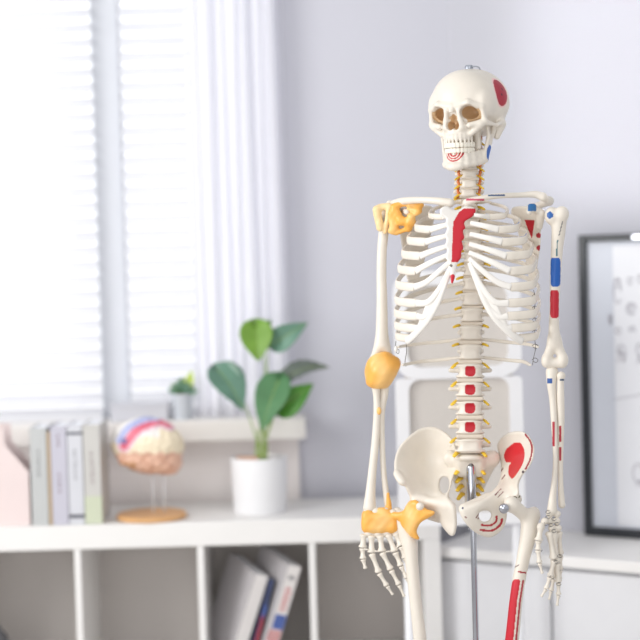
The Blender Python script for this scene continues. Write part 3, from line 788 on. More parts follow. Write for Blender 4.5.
# ---- femurs (they run on down below the picture)
def kneeY(y): return y
fl = [(402, 520, -2, 9), (409, 540, 2, 8.6), (411.5, 560, 5, 6.8), (415.5, 600, 7, 6.2), (420, 640, 8, 6.6), (424, 690, 6, 6.4), (428, 730, 4, 8), (430, 752, 2, 11)]
femL = body('femur', chain(fl, 4)+[('u', 4, ell((397, 515, -6), (6.5, 8, 8))), ('u', 4, cap((402, 520, -2), (418, 508, 4), 6.5, 6)), ('u', 3, ell((420, 506, 6), (9, 9, 9))), ('u', 5, ell((421, 755, 2), (9, 9, 13))), ('u', 5, ell((439, 755, 2), (9, 9, 13)))], m_bone, SK, h=1.3)
def fp(V, c):
    x, y, z = V.T; fr = z > 20
    xc = np.interp(y, [560, 575, 600, 640, 700], [521.5, 519.5, 515.5, 511.5, 505])
    c[fr & (y > 579) & (y < 700) & (x > xc-6.5) & (x < xc+1.8) & ((y > 582.5) | (np.hypot(x-xc+2, y-583) < 4.2))] = LIN((196, 24, 44))
    c[fr & (y > 580) & (y < 700) & (abs(x-xc-4.6) < 1.0)] = LIN((180, 60, 70))
    c[fr & (abs(y-572+(x-520)*-.15) < .9) & (x > 518) & (x < 526)] = LIN((160, 24, 40))
    c[fr & (abs(y-566.5-(x-516)*-.5) < .6) & (x > 513) & (x < 519)] = LIN((110, 90, 90))
fr_ = [(530, 517, 22, 9), (528.5, 535, 26, 8.4), (524, 555, 28, 6.9), (519, 580, 30, 6.6), (515.5, 605, 31, 6.6), (512, 640, 31, 7), (505, 690, 30, 6.8), (499, 730, 28, 8), (496, 752, 26, 11)]
femR = body('femur', chain(fr_, 4)+[('u', 4, ell((534, 515, 16), (6.5, 8.5, 8))), ('u', 4, cap((528, 518, 24), (514, 506, 36), 6.5, 7)), ('u', 3, ell((511, 504, 36), (7.5, 8, 8))), ('u', 5, ell((487, 755, 26), (9, 9, 13))), ('u', 5, ell((505, 755, 26), (9, 9, 13)))], m_bone, SK, h=.75, paint=fp)
body('socket_rim', [('u', 0, cap((506.5, 501.5, 34), (512, 498, 36), 1.6)), ('u', 1, cap((512, 498, 36), (519, 496.5, 30), 1.6, 1.4))], mat('olive_rim', (128, 122, 100), .4, noise=.1), hipR, h=.6)
body('hip_screw', [('u', 0, ell((504, 508.5, 46), (5.2, 5.2, 4)))], m_chrome, femR, h=.6)
for cx, dd in ((430, 2), (496, 26)):
    x1 = cx+(4 if cx < 470 else -6)
    body('tibia', chain([(cx, 772, dd, 11), (cx, 790, dd, 8), (x1, 900, dd-4, 5.5), (x1, 975, dd-8, 6.5)], 4), m_bone, SK, h=2.2)
    sx = -1 if cx < 470 else 1
    body('fibula', chain([(cx+sx*10, 785, dd-6, 4), (x1+sx*9, 900, dd-10, 3), (x1+sx*8, 985, dd-12, 4)], 3), m_bone, SK, h=2)
    body('foot', chain([(x1, 990, dd-12, 7), (x1, 1000, dd-28, 6), (x1, 997, dd-10, 6)], 4)+[('u', 3, cap((x1+k*5, 998, dd), (x1+k*9, 1008, dd+62), 4, 3)) for k in (-2, -1, 0, 1, 2)], m_bone, SK, h=2)
# hip ligament, viewer's left
mid = rbf([(409, 501, 12), (420, 501, 20), (434, 511, 24), (402, 518, 8), (412, 520, 16), (419, 537, 14), (426, 514, 22)])
body('hip_ligament', [('u', 0, plate([(406, 505), (410, 500.5), (417, 500.5), (422, 506), (428, 509.5), (434.5, 511), (433.5, 515), (424, 520.5), (418.5, 526), (417, 532), (419.5, 539), (414, 539), (407, 533), (400.5, 524), (399, 514), (403, 511)], mid, 4.6, 3)), ('u', 3, cap((402, 516, 8), (394, 516, 4), 4, 4))], m_lig, femL, h=.9, noise=wob(.45, .6), paint=lig_paint)
body('femoral_head_cap', [('u', 0, ell((420, 506.5, 24), (4.2, 4.2, 4)))], m_bone, femL, h=.7)

# ---- wires hanging at the rib ends
def wire(pts, r=.32, par=SK):
    P = catmull([at(a, b, Y0-d/S) for a, b, d in pts], 5)
    V, Fc = sweep(P, r/S, r/S, 6); return mk('rib_wire', V, Fc, m_wire, par)
wire([(396, 341, 12), (395.5, 346, 10), (396, 352, 8), (398.5, 353.5, 8), (399, 350, 8), (397, 349, 8)])
wire([(406, 342, 12), (406.5, 352, 6), (405, 362, -8), (406, 366, -10), (407.5, 363, -10)])
body('rib_wire_bead', [('u', 0, ell((396, 349, 10), (1.8, 3.2, 1.8)))], m_cart, SK, h=.6)
for x0 in (534.5,):
    wire([(x0-1, 290, 24), (x0+1, 300, 24), (x0-.5, 312, 24), (x0+1, 322, 24), (x0, 335, 22), (x0+1, 348, 20), (x0-1, 358, 18), (x0-2, 365, 18)])
for yy in (296, 308, 320, 332, 346, 360):
    wire([(532, yy, 27), (535, yy-2, 28), (538, yy, 27), (536, yy+2.5, 27), (533, yy+1, 28)])

# ---- stand
st0 = A(474, 560, Y0+.0)
px_, py_ = st0.x, st0.y
ST = thing('skeleton_stand', (px_, Y0+.0, 0), 'chrome pole stand rising to the pelvis of the skeleton', 'stand')
zt = A(473, 505, Y0).z; zc = A(473, 466, Y0).z
smooth_by_angle(MB().lathe([(.006, .05), (.0062, zt+.0)], (px_, Y0, 0), 28).build('pole', m_chrome, ST))
smooth_by_angle(MB().lathe([(.0086, zt-.05), (.0092, zt-.047), (.0092, zc-.004), (.0086, zc)], (px_-.002, Y0, 0), 28).build('pole_sleeve', m_chrome, ST))
smooth_by_angle(MB().lathe([(.004, zc-.001), (.0075, zc), (.0075, zc+.006), (.003, zc+.011)], (px_-.002, Y0, 0), 20).build('bracket', m_wire, ST))
hub = MB().lathe([(.03, .04), (.032, .05), (.032, .085), (.012, .1)], (px_, Y0, 0), 28)
smooth_by_angle(hub.build('base_hub', m_screw, ST))
for k in range(5):
    a = 2*PI*k/5+.3; c, s = math.cos(a), math.sin(a)
    lg = MB().tube([(px_+.025*c, Y0+.025*s, .065), (px_+.27*c, Y0+.27*s, .06)], .013, 10).build('base_leg', m_screw, ST, smooth=True)
    MB().tube([(px_+.27*c-.012*s, Y0+.27*s+.012*c, .025), (px_+.27*c+.012*s, Y0+.27*s-.012*c, .025)], .025, 20).build('caster', m_black, lg, smooth=False)

# ================================================================== ROOM
YB = 4.50
def struct(o): o['kind'] = 'structure'; return o
struct(MB().box((-4, -1.5, -.05), (3.5, YB+.2, 0)).build('floor', m_floor))
WX0 = at(-90, 300, YB)[0]; WX1 = at(276, 300, YB)[0]; WZ0 = A(150, 421, YB).z; WZ1 = 2.45
CX = at(455, 300, YB)[0]                      # the corner of the two walls
mb = MB()
mb.box((-4, YB, 0), (WX0, YB+.16, 2.9)); mb.box((WX1, YB, 0), (CX+.2, YB+.16, 2.9))
mb.box((WX0, YB, 0), (WX1, YB+.16, WZ0)); mb.box((WX0, YB, WZ1), (WX1, YB+.16, 2.9))
struct(mb.build('wall_back', m_wall))
PHI = math.radians(-32)
RW = Matrix.Translation((CX, YB, 0)) @ Matrix.Rotation(PHI, 4, 'Z')
struct(MB().box((0, 0, 0), (2.6, .16, 2.9), RW).build('wall_right', mat('darkened_wall_paint', (195, 195, 203), .85, noise=.015, nscale=3, bump=.05)))  # wall paint darkened to offset the extra light this turned wall catches
# window frame
mb = MB(); fx0 = at(98, 250, YB+.03)[0]; fx1 = at(125, 250, YB+.03)[0]
mb.box((fx0, YB+.02, WZ0), (fx1, YB+.10, WZ1), bev=.004)
mb.box((WX0, YB+.02, WZ0), (WX0+.05, YB+.10, WZ1), bev=.004); mb.box((WX1-.035, YB+.02, WZ0), (WX1, YB+.10, WZ1), bev=.004)
mb.box((WX0+.05, YB+.02, WZ0), (fx0, YB+.10, WZ0+.03), bev=.004); mb.box((fx1, YB+.02, WZ0), (WX1-.035, YB+.10, WZ0+.03), bev=.004)
mb.box((WX0, YB+.02, WZ1-.05), (WX1, YB+.10, WZ1), bev=.004)
win = struct(mb.build('window_1', m_frame))
m_glass = mat('window_glass', (250, 252, 255), .02, transp=.93)
MB().box((WX0+.04, YB+.085, WZ0+.02), (WX1-.03, YB+.089, WZ1-.04)).build('window_glass', m_glass, win)
sz1 = A(200, 419.5, YB-.10).z; sz0 = A(200, 441, YB-.10).z
sx1 = at(306, 430, YB-.1)[0]
struct(MB().box((WX0-.3, YB-.13, sz0), (sx1, YB+.02, sz1), bev=.006).build('trim_1', m_sill))
struct(MB().box((WX0-.3, YB-.02, .3), (at(300, 480, YB)[0], YB-.0005, sz0), bev=.002).build('brightening_panel', mat('brightened_wall_paint', (246, 240, 238), .6, noise=.015, nscale=4)))  # panel added in paler paint to brighten the dim wall below the sill
# blinds
def blind(x0, x1, label):
    t = thing('window_blind', ((x0+x1)/2, YB-.01, sz1), label, 'blind', 'slatted window blinds')
    mb = MB(); z = sz1+.015; i = 0
    while z < 2.36:
        V = []; w = .026; tl = math.radians(40)
        prof = [(-w*math.cos(tl), -w*math.sin(tl)), (-w*.4*math.cos(tl), -w*.4*math.sin(tl)+.003), (w*.4*math.cos(tl), w*.4*math.sin(tl)+.003), (w*math.cos(tl), w*math.sin(tl))]
        pr = prof+[(a, b-.0012) for a, b in prof[::-1]]
        for xx in (x0, x1): V += [(xx, YB-.012+a, z+b) for a, b in pr]
        n = len(pr)
        mb.add(V, [(k, (k+1) % n, n+(k+1) % n, n+k) for k in range(n)]+[tuple(range(n))[::-1], tuple(range(n, 2*n))]); z += .0415
    mb.build('slats', m_blind, t)
    MB().box((x0, YB-.045, 2.38), (x1, YB+.01, 2.43), bev=.004).build('headrail', m_blind, t)
    for xx in (x0+.08, x1-.06): MB().tube([(xx, YB-.034, sz1+.01), (xx, YB-.034, 2.38)], .0009, 6).build('blind_cord', m_blind, t)
    return t
blind(WX0+.01, at(97, 250, YB-.02)[0], 'white horizontal slat blind in the wide left window bay')
blind(at(126, 250, YB-.02)[0], at(192, 250, YB-.02)[0], 'narrow white slat blind between window mullion and sheer curtain')
# sheer curtain
def curtain():
    x0, x1 = at(189, 250, YB-.16)[0], at(283, 250, YB-.16)[0]
    nx, nz = 150, 26; V = []; z0 = sz1+.004; z1 = 2.5
    for j in range(nz+1):
        tz = j/nz
        for i in range(nx+1):
            t = i/nx; x = x0+(x1-x0)*t
            y = YB-.075+.009*math.sin(t*46+.6*math.sin(tz*2))+.012*math.sin(t*17+1+tz)+.003*math.sin(t*91)
            V.append((x+.004*math.sin(tz*3+t*20), y, z0+(z1-z0)*tz))
    Fc = [(j*(nx+1)+i, j*(nx+1)+i+1, (j+1)*(nx+1)+i+1, (j+1)*(nx+1)+i) for j in range(nz) for i in range(nx)]
    o = mk('sheer_curtain', V, Fc, m_sheer)
    md = o.modifiers.new('thick', 'SOLIDIFY'); md.thickness = .0008
    return tag(o, 'sheer white curtain hanging in soft folds at the right side of the window', 'curtain')
curtain()
cx_ = at(283, 100, YB-.02)[0]
mb = MB(); z = at(283, 335, YB-.02)[2]; mb.tube([(cx_, YB-.0035, z), (cx_, YB-.0035, 2.5)], .0012, 6)
while z < 2.45:
    mb.lathe([(.0004, -.0035), (.003, -.002), (.0034, 0), (.003, .002), (.0004, .0035)], (cx_, YB-.0035, z), 8); z += .011
tag(mb.build('bead_chain', mat('white_bead', (244, 244, 248), .4, noise=.02), smooth=True), 'white beaded pull chain hanging on the wall beside the sheer curtain', 'chain')

# ---- white bookshelf
YS = 4.10; YE = YS+.35
ztop = A(160, 523, YS).z; zlo = A(160, 547.5, YS).z
xd = [at(a, 590, YS)[0] for a in (-40, 78.5, 201.5, 313, 432)]
xl = xd[0]-(xd[2]-xd[1]); xr = at(441, 560, YS)[0]
BS = thing('bookshelf', ((xl+xr)/2, YS+.18, 0), 'low white cube bookshelf running under the window with open compartments', 'bookshelf')
MB().box((xl-.02, YS, zlo), (xr, YE, ztop), bev=.003).build('top_board', m_white, BS)
zm = zlo-.335
MB().box((xl-.02, YS+.002, zm-.018), (xr, YE-.008, zm), bev=.001).build('shelf_board', m_white, BS)
MB().box((xl-.02, YS, 0), (xr, YE, .05), bev=.002).build('bottom_board', m_white, BS)
for i, x in enumerate(xd[:-1]+[xl]):
    for a, b in ((.05, zm-.018), (zm, zlo)):
        MB().box((x-.0085, YS+.001, a), (x+.0085, YE-.008, b), bev=.001).build('divider', m_white, BS)
for a, b in ((.05, zm-.018), (zm, zlo)): MB().box((xr-.045, YS, a), (xr, YE, b), bev=.002).build('end_panel', m_white, BS)
MB().box((xl, YE-.008, .05), (xr-.02, YE, zlo)).build('back_panel', m_inner, BS)

# ---- books on top
def glyph(mb, x0, z0, w, h, y, rnd):
    """small illegible character strokes"""
    for _ in range(rnd.randint(2, 3)):
        zz = z0+h*rnd.random(); mb.box((x0-w/2, y, zz-.0006), (x0+w/2*rnd.uniform(.3, 1), y+.0006, zz+.0006))
    xx = x0+w*rnd.uniform(-.25, .25); mb.box((xx-.0006, y, z0), (xx+.0006, y+.0006, z0+h))
def book(x0, x1, zt, cover, label, marks=None, band=None, foot=None, depth=.16, tilt=0, foot_c=None, yoff=0, ink=(120, 120, 124)):
    y0 = YS+.012+yoff; zb = ztop
    c = ((x0+x1)/2, y0+depth/2, zb)
    t = thing('book', c, label, 'book', 'books upright on top of the bookshelf')
    cm = mat('cover_%d_%d_%d' % cover, cover, .5, noise=.03)
    mb = MB(); th = .0022
    mb.box((x0, y0, zb+.0004), (x0+th, y0+depth, zt)); mb.box((x1-th, y0, zb+.0004), (x1, y0+depth, zt)); mb.box((x0+th, y0, zb+.0004), (x1-th, y0+th, zt), bev=.0005)
    mb.build('cover', cm, t)
    MB().box((x0+th, y0+th, zb+.003), (x1-th, y0+depth-.004, zt-.003)).build('pages', m_paper, t)
    rnd = random.Random(int(x0*1000))
    if marks:
        mb = MB(); xc = (x0+x1)/2
        for za, zb_, sz in marks:
            z = za
            while z > zb_: glyph(mb, xc, z-sz, sz*.9, sz*.8, y0-.0006, rnd); z -= sz*1.25
        mb.build('title_lettering', mat('ink_%d' % ink[0], ink, .6, noise=.1), t)
    if band:
        for a, b in band: MB().box((x0-.0003, y0-.0005, a), (x1+.0003, y0+.02, b)).build('spine_band', mat('band_dark', (72, 74, 86), .5, noise=.05), t)
    if foot: MB().box((x0-.0003, y0-.0004, zb+.001), (x1+.0003, y0+.02, foot)).build('spine_foot', mat('pale_green', (198, 204, 180), .5, noise=.03), t)
    return t
X = lambda px, py=480: at(px, py, YS+.012)[0]
Zb = lambda py: A(60, py, YS+.012).z
nb0 = len(bpy.data.objects)
book(X(31), X(47.5), Zb(427.5), (188, 190, 190), 'tall grey-green book, leftmost upright on the white shelf', marks=[(Zb(448), Zb(476), .010)])
book(X(48.3), X(51), Zb(432), (196, 172, 140), 'thin tan booklet wedged between two upright grey books')
book(X(51.6), X(67.5), Zb(426.5), (192, 190, 202), 'pale lavender book third from left in the upright row', marks=[(Zb(434), Zb(444), .009), (Zb(472), Zb(492), .009)], ink=(130, 96, 112))
book(X(68.3), X(83.3), Zb(426), (206, 207, 213), 'white book with two dark bands across its spine', marks=[(Zb(449), Zb(476), .011)], band=[(Zb(435), Zb(432.5)), (Zb(518.5), Zb(515))])
book(X(84.2), X(101), Zb(425.5), (197, 195, 191), 'beige book with a pale green foot, rightmost of the upright row', marks=[(Zb(452), Zb(482), .010)], foot=Zb(497), ink=(130, 130, 128))
# magazine file at far left
mf = thing('magazine_file', (X(8), YS+.14, ztop), 'pale pink magazine file with a sloping cut side at the left end', 'magazine file')
x0, x1 = X(-34), X(27.5); y0, y1 = YS+.03, YS+.13
m_pink = mat('pink_card', (226, 210, 208), .6, noise=.03)
zA, zB_, zC = Zb(426), Zb(444), Zb(472)
xa, xb = X(3.5), X(4.5)
outl = [(x0, ztop), (x1, ztop), (x1, zC), (xb, zB_), (xa, zA), (x0, zA)]
def prism(mb, outl, ya, yb):
    n = len(outl); V = [(a, ya, b) for a, b in outl]+[(a, yb, b) for a, b in outl]
    mb.add(V, [tuple(range(n)), tuple(range(2*n-1, n-1, -1))]+[(i, n+i, n+(i+1) % n, (i+1) % n) for i in range(n)])
mb = MB(); prism(mb, outl, y0, y0+.003); prism(mb, outl, y1-.003, y1); mb.build('side_panel', m_pink, mf)
mb = MB(); mb.box((x1-.003, y0+.003, ztop), (x1, y1-.003, zC)); mb.box((x0, y0+.003, ztop), (x0+.003, y1-.003, zA)); mb.box((x0+.003, y0+.003, ztop), (x1-.003, y1-.003, ztop+.003)); mb.build('end_panel', m_pink, mf)

# ---- brain model
YBR = YS+.085; sb = F/YBR
pb = at(152, 518, YBR)
BR = thing('brain_model', (pb[0], YBR, ztop), 'coloured brain model on clear rods above a round wooden base', 'brain model')
m_wood = mat('orange_wood', (222, 172, 118), .4, noise=.1, nscale=25)
smooth_by_angle(MB().lathe([(.001, 0), (.088, 0), (.092, .003), (.092, .010), (.088, .014), (.001, .014)], (pb[0], YBR, ztop), 48).build('base', m_wood, BR))
m_rod = mat('clear_rod', (225, 228, 232), .1, transp=.5)
for px in (153, 164): MB().tube([(at(px, 500, YBR)[0], YBR, ztop+.014), (at(px, 470, YBR)[0], YBR, at(px, 470, YBR)[2])], .0022, 10).build('support_rod', m_rod, BR, smooth=True)
def gyri(X, Y, Z): return .9*np.sin(X*.5+2.2*np.sin(Y*.33+Z*.2))*np.cos(Y*.45+1.5*np.sin(X*.3+Z*.35))
def bpaint(V, c):
    x, y, z = V.T; u = (x-147)/36; v = (y-447)/30
    c[:] = LIN((240, 236, 232))
    cream = (v > -.38+.25*abs(u)) | (u > .35); c[cream] = LIN((243, 228, 200))
    # coloured band arching over the top from the lower left
    arc = catmull([(124, 446), (130, 438), (137, 430), (148, 424), (160, 421), (170, 424)], 6)
    dd = np.min([np.hypot(x-a, y-b) for a, b in arc], 0)
    c[dd < 7] = LIN((236, 204, 214)); c[dd < 4] = LIN((222, 110, 132))
    arc = catmull([(119, 441), (126, 430), (136, 423), (148, 418.5), (158, 417.5)], 6)
    dd = np.min([np.hypot(x-a, y-b) for a, b in arc], 0); c[dd < 3.2] = LIN((176, 182, 222))
    c[np.hypot(x-124, y-441) < 3] = LIN((110, 100, 150))
    low = y > 453+1.2*np.sin(x*.5); c[low] = LIN((232, 188, 164))
    c[low & (np.sin(x*.31+1.7*np.sin(y*.4)) > .75)] = LIN((214, 164, 140))
    c[(y > 462) & (x < 136)] = LIN((214, 164, 128))
m_brain = mat('brain_plastic', (230, 200, 190), .4, noise=.08, nscale=60, attr=True)
body('brain', [('u', 0, ell((146, 443, 0), (35, 26, 26))), ('u', 6, ell((156, 446, 0), (28, 22, 27))), ('u', 4, ell((153, 461, 0), (28, 13, 22))), ('u', 4, ell((168, 464, 0), (13, 11, 17))), ('u', 3, ell((134, 459, 8), (16, 9, 12))), ('s', 2, plate([(108, 414), (190, 414), (190, 432), (108, 432)], 0, .6, 0))],
     m_brain, BR, h=1.15, Y=YBR, noise=gyri, paint=bpaint)

# ---- big plant
YP = YS+.15; pc = at(260, 500, YP)
PL = thing('potted_plant', (pc[0], YP, ztop), 'broad-leaved green plant in a tall white pot on the bookshelf', 'plant')
rp = 28.5*YP/F; zp = A(260, 456.5, YP).z-ztop
pt = MB().lathe([(rp*.90, 0), (rp*.93, .004), (rp*1.0, zp-.004), (rp*1.0, zp), (rp*.93, zp), (rp*.92, zp-.02), (.001, zp-.022)], (pc[0], YP, ztop), 56)
smooth_by_angle(pt.build('pot', m_pot, PL))
MB().lathe([(.001, zp-.012), (rp*.9, zp-.014), (rp*.9, zp-.02), (.001, zp-.02)], (pc[0], YP, ztop), 32).build('soil', m_soil, PL)
MB().box((-.03, -.03, -.004), (.03, .03, .006), Matrix.Translation((pc[0]-.03, YP, ztop+zp-.006)), bev=.003).build('terracotta_lump', mat('terracotta', (220, 176, 150), .8, noise=.2), PL)
def leafmat(n, a, b):
    if n in MATS: return MATS[n]
    m = mat(n, a, .42, noise=.25, nscale=18, trans=.25); return m
LM = [leafmat('leaf_bright', (138, 184, 74), 0), leafmat('leaf_blue_green', (124, 168, 146), 0), leafmat('leaf_mid', (100, 154, 104), 0), leafmat('leaf_dark', (120, 130, 122), 0), leafmat('leaf_fresh', (92, 158, 62), 0)]
def leaf(par, base, tip, wid, dB, dT, m, Y, fold=.18, arch_=0, heart=0, tilt=0, name='leaf', stemto=None):
    s = F/Y
    a = at(base[0], base[1], Y-dB/s); b = at(tip[0], tip[1], Y-dT/s)
    L = np.linalg.norm(b-a); t = (b-a)/L
    view = np.array([0, -1.0, .15]); sd = np.cross(t, view); sd /= np.linalg.norm(sd); nn = np.cross(sd, t)
    ct, stt = math.cos(tilt), math.sin(tilt); sd, nn = sd*ct+nn*stt, nn*ct-sd*stt
    N, Mw = 16, 8; V = []
    w = wid/s
    for i in range(N+1):
        u = i/N
        pw = (math.sin(PI*u**(.62 if heart else .8)))**.85*(1-.25*u) if 0 < u < 1 else .01
        for j in range(-Mw, Mw+1):
            q = j/Mw
            back = -heart*abs(q)*(1-u)**3*L*.35
            p = a+t*(L*u+back)+sd*(q*w*.62*pw)+nn*(fold*abs(q)*w*pw+arch_*L*math.sin(PI*u)-.02*L*math.sin(u*40)*abs(q))
            V.append(p)
    k = 2*Mw+1
    Fc = [(i*k+j, i*k+j+1, (i+1)*k+j+1, (i+1)*k+j) for i in range(N) for j in range(2*Mw)]
    o = mk(name, V, Fc, m, par)
    md = o.modifiers.new('thick', 'SOLIDIFY'); md.thickness = .0008
    P = catmull([a+t*L*u+nn*(arch_*L*math.sin(PI*u)+.0006) for u in np.linspace(0, .95, 6)], 3)
    V, Fc = sweep(P, np.linspace(.0014, .0004, len(P)), .0008, 6); mk('midrib', V, Fc, m_stem, o)
    if stemto is not None:
        P = catmull([a]+[at(x, y, Y-d/s) for x, y, d in stemto], 6)
        V, Fc = sweep(P, np.linspace(.0013, .0026, len(P)), np.linspace(.0013, .0026, len(P)), 8); mk('stem', V, Fc, m_stem, o)
    return o
B = (262, 460, 0)
leaf(PL, (256, 329), (258.5, 361.5), 29, 4, 14, LM[0], YP, .22, .05, 1, stemto=[(261, 326, -6), (265, 370, -8), (264, 420, -4), B])
leaf(PL, (272, 345), (308, 322.5), 22, 0, 4, LM[1], YP, .2, .12, .3, stemto=[(268, 352, -4), (266, 400, -4), (264, 430, 0), B])
leaf(PL, (217, 369), (243, 411), 33, 4, 14, LM[1], YP, .15, .12, .4, tilt=.5, stemto=[(226, 372, -2), (243, 400, -6), (256, 438, -2), B])
leaf(PL, (226, 366), (246, 392), 16, 0, 2, mat('leaf_pale', (168, 196, 180), .4, noise=.15, nscale=20, trans=.2), YP, .2, .1, .4, tilt=-.3)
leaf(PL, (279, 380), (262, 431), 31, 6, 16, LM[2], YP, .18, .08, .5, tilt=-.3, stemto=[(284, 384, -2), (276, 410, -6), (266, 440, -2), B])
leaf(PL, (278, 411), (313.5, 383.5), 24, 8, 6, LM[4], YP, .2, .10, .3, stemto=[(272, 420, 2), (266, 440, 2), B])
leaf(PL, (284, 380), (330, 367.5), 22, 0, -4, LM[3], YP, .15, .16, .3, tilt=.75, stemto=[(276, 392, -4), (268, 430, -2), B])
leaf(PL, (263, 330), (272, 320), 9, 0, 2, LM[4], YP, .2, .1, .3)
for dx in (-5, -2, 1, 4):
    P = catmull([at(262+dx, 460, YP), at(262+dx*1.1, 444, YP), at(262+dx*.7, 428, YP-.004)], 5)
    V, Fc = sweep(P, np.linspace(.0042, .0016, len(P)), np.linspace(.0042, .0016, len(P)), 8); mk('stem', V, Fc, m_stem, PL)

# ---- sill objects
YW = YB-.075
ps = at(182.5, 418, YW); k_ = YW/F
SP = thing('potted_succulent', (ps[0], YW, sz1), 'small succulent in a pale grey pot on the window sill', 'plant')
hp = 26*k_
smooth_by_angle(MB().lathe([(9*k_, 0), (10.5*k_, hp*.9), (10.8*k_, hp), (9.6*k_, hp), (9.4*k_, hp-.006), (.001, hp-.008)], (ps[0], YW, sz1), 32).build('pot', mat('grey_pot', (200, 205, 212), .5, noise=.03), SP))
for i, (tx, ty) in enumerate([(167, 389), (171, 383), (177, 379), (182, 376), (190, 380), (196, 386), (199, 391), (176, 390), (188, 390)]):
    leaf(SP, (182.5, 394), (tx, ty), 8.5, 0, [4, -3, 2, -5, 3, -2, 4, 8, 8][i], LM[2] if i % 2 else LM[1], YW, .25, .1, .2)
leaf(SP, (188, 388), (192, 370), 8, 0, 2, mat('yellow_bud', (206, 226, 110), .5, noise=.1), YW, .3, .1, 0, name='bud')
bx0, bx1 = at(112, 410, YW)[0], at(169, 410, YW)[0]
t = thing('storage_box', ((bx0+bx1)/2, YW, sz1), 'low pale grey box lying on the window sill behind the brain model', 'box')
zb2 = A(140, 402, YW).z
MB().box((bx0, YW-.03, sz1), (bx1, YW+.04, zb2-.012), bev=.003).build('box_body', mat('grey_card', (206, 207, 214), .6, noise=.03), t)
MB().box((bx0-.002, YW-.032, zb2-.012), (bx1+.002, YW+.042, zb2), bev=.002).build('box_lid', mat('grey_card', (206, 207, 214), .6), t)

# ---- books leaning in the compartment
def lean_book(px_top, px_bot, th, hgt, dep, yaw, name_label, spine, cover, arts, yfr):
    # built upright at the origin (spine toward -Y), then leaned and set on the shelf board
    xt = at(px_top, 566, yfr)[0]; zt_ = A(px_top, 566, yfr).z; zf = zm
    ang = yaw
    t = thing('book', (0, 0, 0), name_label, 'book', 'books leaning inside the bookshelf')
    lean = math.atan2(at(px_top, 566, yfr)[0]-at(px_bot, 640, yfr)[0], A(px_top, 566, yfr).z-A(px_bot, 640, yfr).z)
    M = Matrix.Rotation(lean, 4, 'Y') @ Matrix.Rotation(ang, 4, 'Z')
    # place so that the top of the spine centre sits at the top pixel
    top = M @ Vector((0, -dep/2, hgt))
    # the lowest corner rests on the board
    low = min((M @ Vector((sx*th/2, sy*dep/2, 0))).z for sx in (-1, 1) for sy in (-1, 1))
    off = Vector((xt-top.x, yfr-top.y, zf-low+.0005))
    M = Matrix.Translation(off) @ M
    t.location = off
    mb = MB(); e = .002
    mb.box((-th/2, -dep/2, 0), (-th/2+e, dep/2, hgt), M); mb.box((th/2-e, -dep/2, 0), (th/2, dep/2, hgt), M)
    mb.build('cover', cover, t)
    MB().box((-th/2+e, -dep/2, 0), (th/2-e, -dep/2+e, hgt), M).build('spine', spine, t)
    MB().box((-th/2+e, -dep/2+e, .003), (th/2-e, dep/2-.003, hgt-.003), M).build('pages', m_paper, t)
    for nm, a, b, c, d, m in arts:
        MB().box((a*th/2, -dep/2-.0006, c), (b*th/2, -dep/2, d), M).build(nm, m, t)
    return t
m_sp = mat('white_spine', (236, 232, 230), .5, noise=.03); m_gc = mat('grey_cover', (196, 192, 194), .5, noise=.04)
m_dk = mat('navy_cover', (58, 66, 96), .5, noise=.1); m_rd = mat('print_red', (206, 74, 78), .5, noise=.1); m_bl = mat('print_blue', (86, 108, 176), .5, noise=.1); m_pk = mat('print_pink', (232, 150, 166), .5, noise=.15)
H = .285
arts1 = []
lean_book(262, 239, .038, H-.032, .20, math.radians(24), 'plain white-spined thick book leaning in the bookshelf compartment', m_sp, m_gc, arts1, YS+.05)
arts = [('flag_canton', -.7, .9, H-.150, H-.115, m_bl)]
arts += [('flag_stripe', -.9+.42*k, -.72+.42*k, H-.22, H-.142, m_rd) for k in range(5)]
lean_book(272, 253, .012, H-.045, .20, math.radians(24), 'thin navy booklet with flag print squeezed between two leaning books', mat('navy_spine', (74, 84, 120), .5, noise=.15), m_dk, arts, YS+.055)
H -= .018
arts = [('top_mark', -.5, .5, H-.03, H-.018, mat('print_grey', (170, 168, 170), .5, noise=.1)), ('flag_canton', -.75, .95, H-.165, H-.125, m_bl)]
for k in range(7):
    z0 = H-.052-k*.0095
    arts += [('spine_lettering', -.35, .55, z0-.0015, z0, m_rd), ('spine_lettering', -.35, -.15, z0-.006, z0-.0015, m_rd), ('spine_lettering', .35 if k % 2 else .05, .55 if k % 2 else .25, z0-.006, z0-.0015, m_rd)]
arts += [('flag_stripe', -.9+.38*k, -.72+.38*k, H-.225, H-.168, m_rd) for k in range(5)]+[('spine_foot', -.95, .95, H-.27, H-.228, m_pk)]
lean_book(295, 273, .038, H+.008, .20, math.radians(24), 'leaning book whose spine shows red lettering above a blue and red flag', m_sp, m_gc, arts, YS+.05)
# dark round bowl in the far left compartment
v0 = at(-6, 640, YS+.08)
zb3 = zm+.0005; rb3 = .04; hgt = A(-4, 625, YS+.08).z-zb3
t = MB().lathe([(.022, 0), (.034, .02), (.040, .06), (.036, hgt-.03), (.020, hgt-.012), (.016, hgt-.004), (.018, hgt), (.014, hgt), (.012, hgt-.01)], (v0[0], YS+.08, zb3), 32)
tag(smooth_by_angle(t.build('vase', mat('dark_grey_glaze', (92, 92, 96), .4, noise=.1))), 'dark grey vase in the leftmost bookshelf compartment', 'vase')

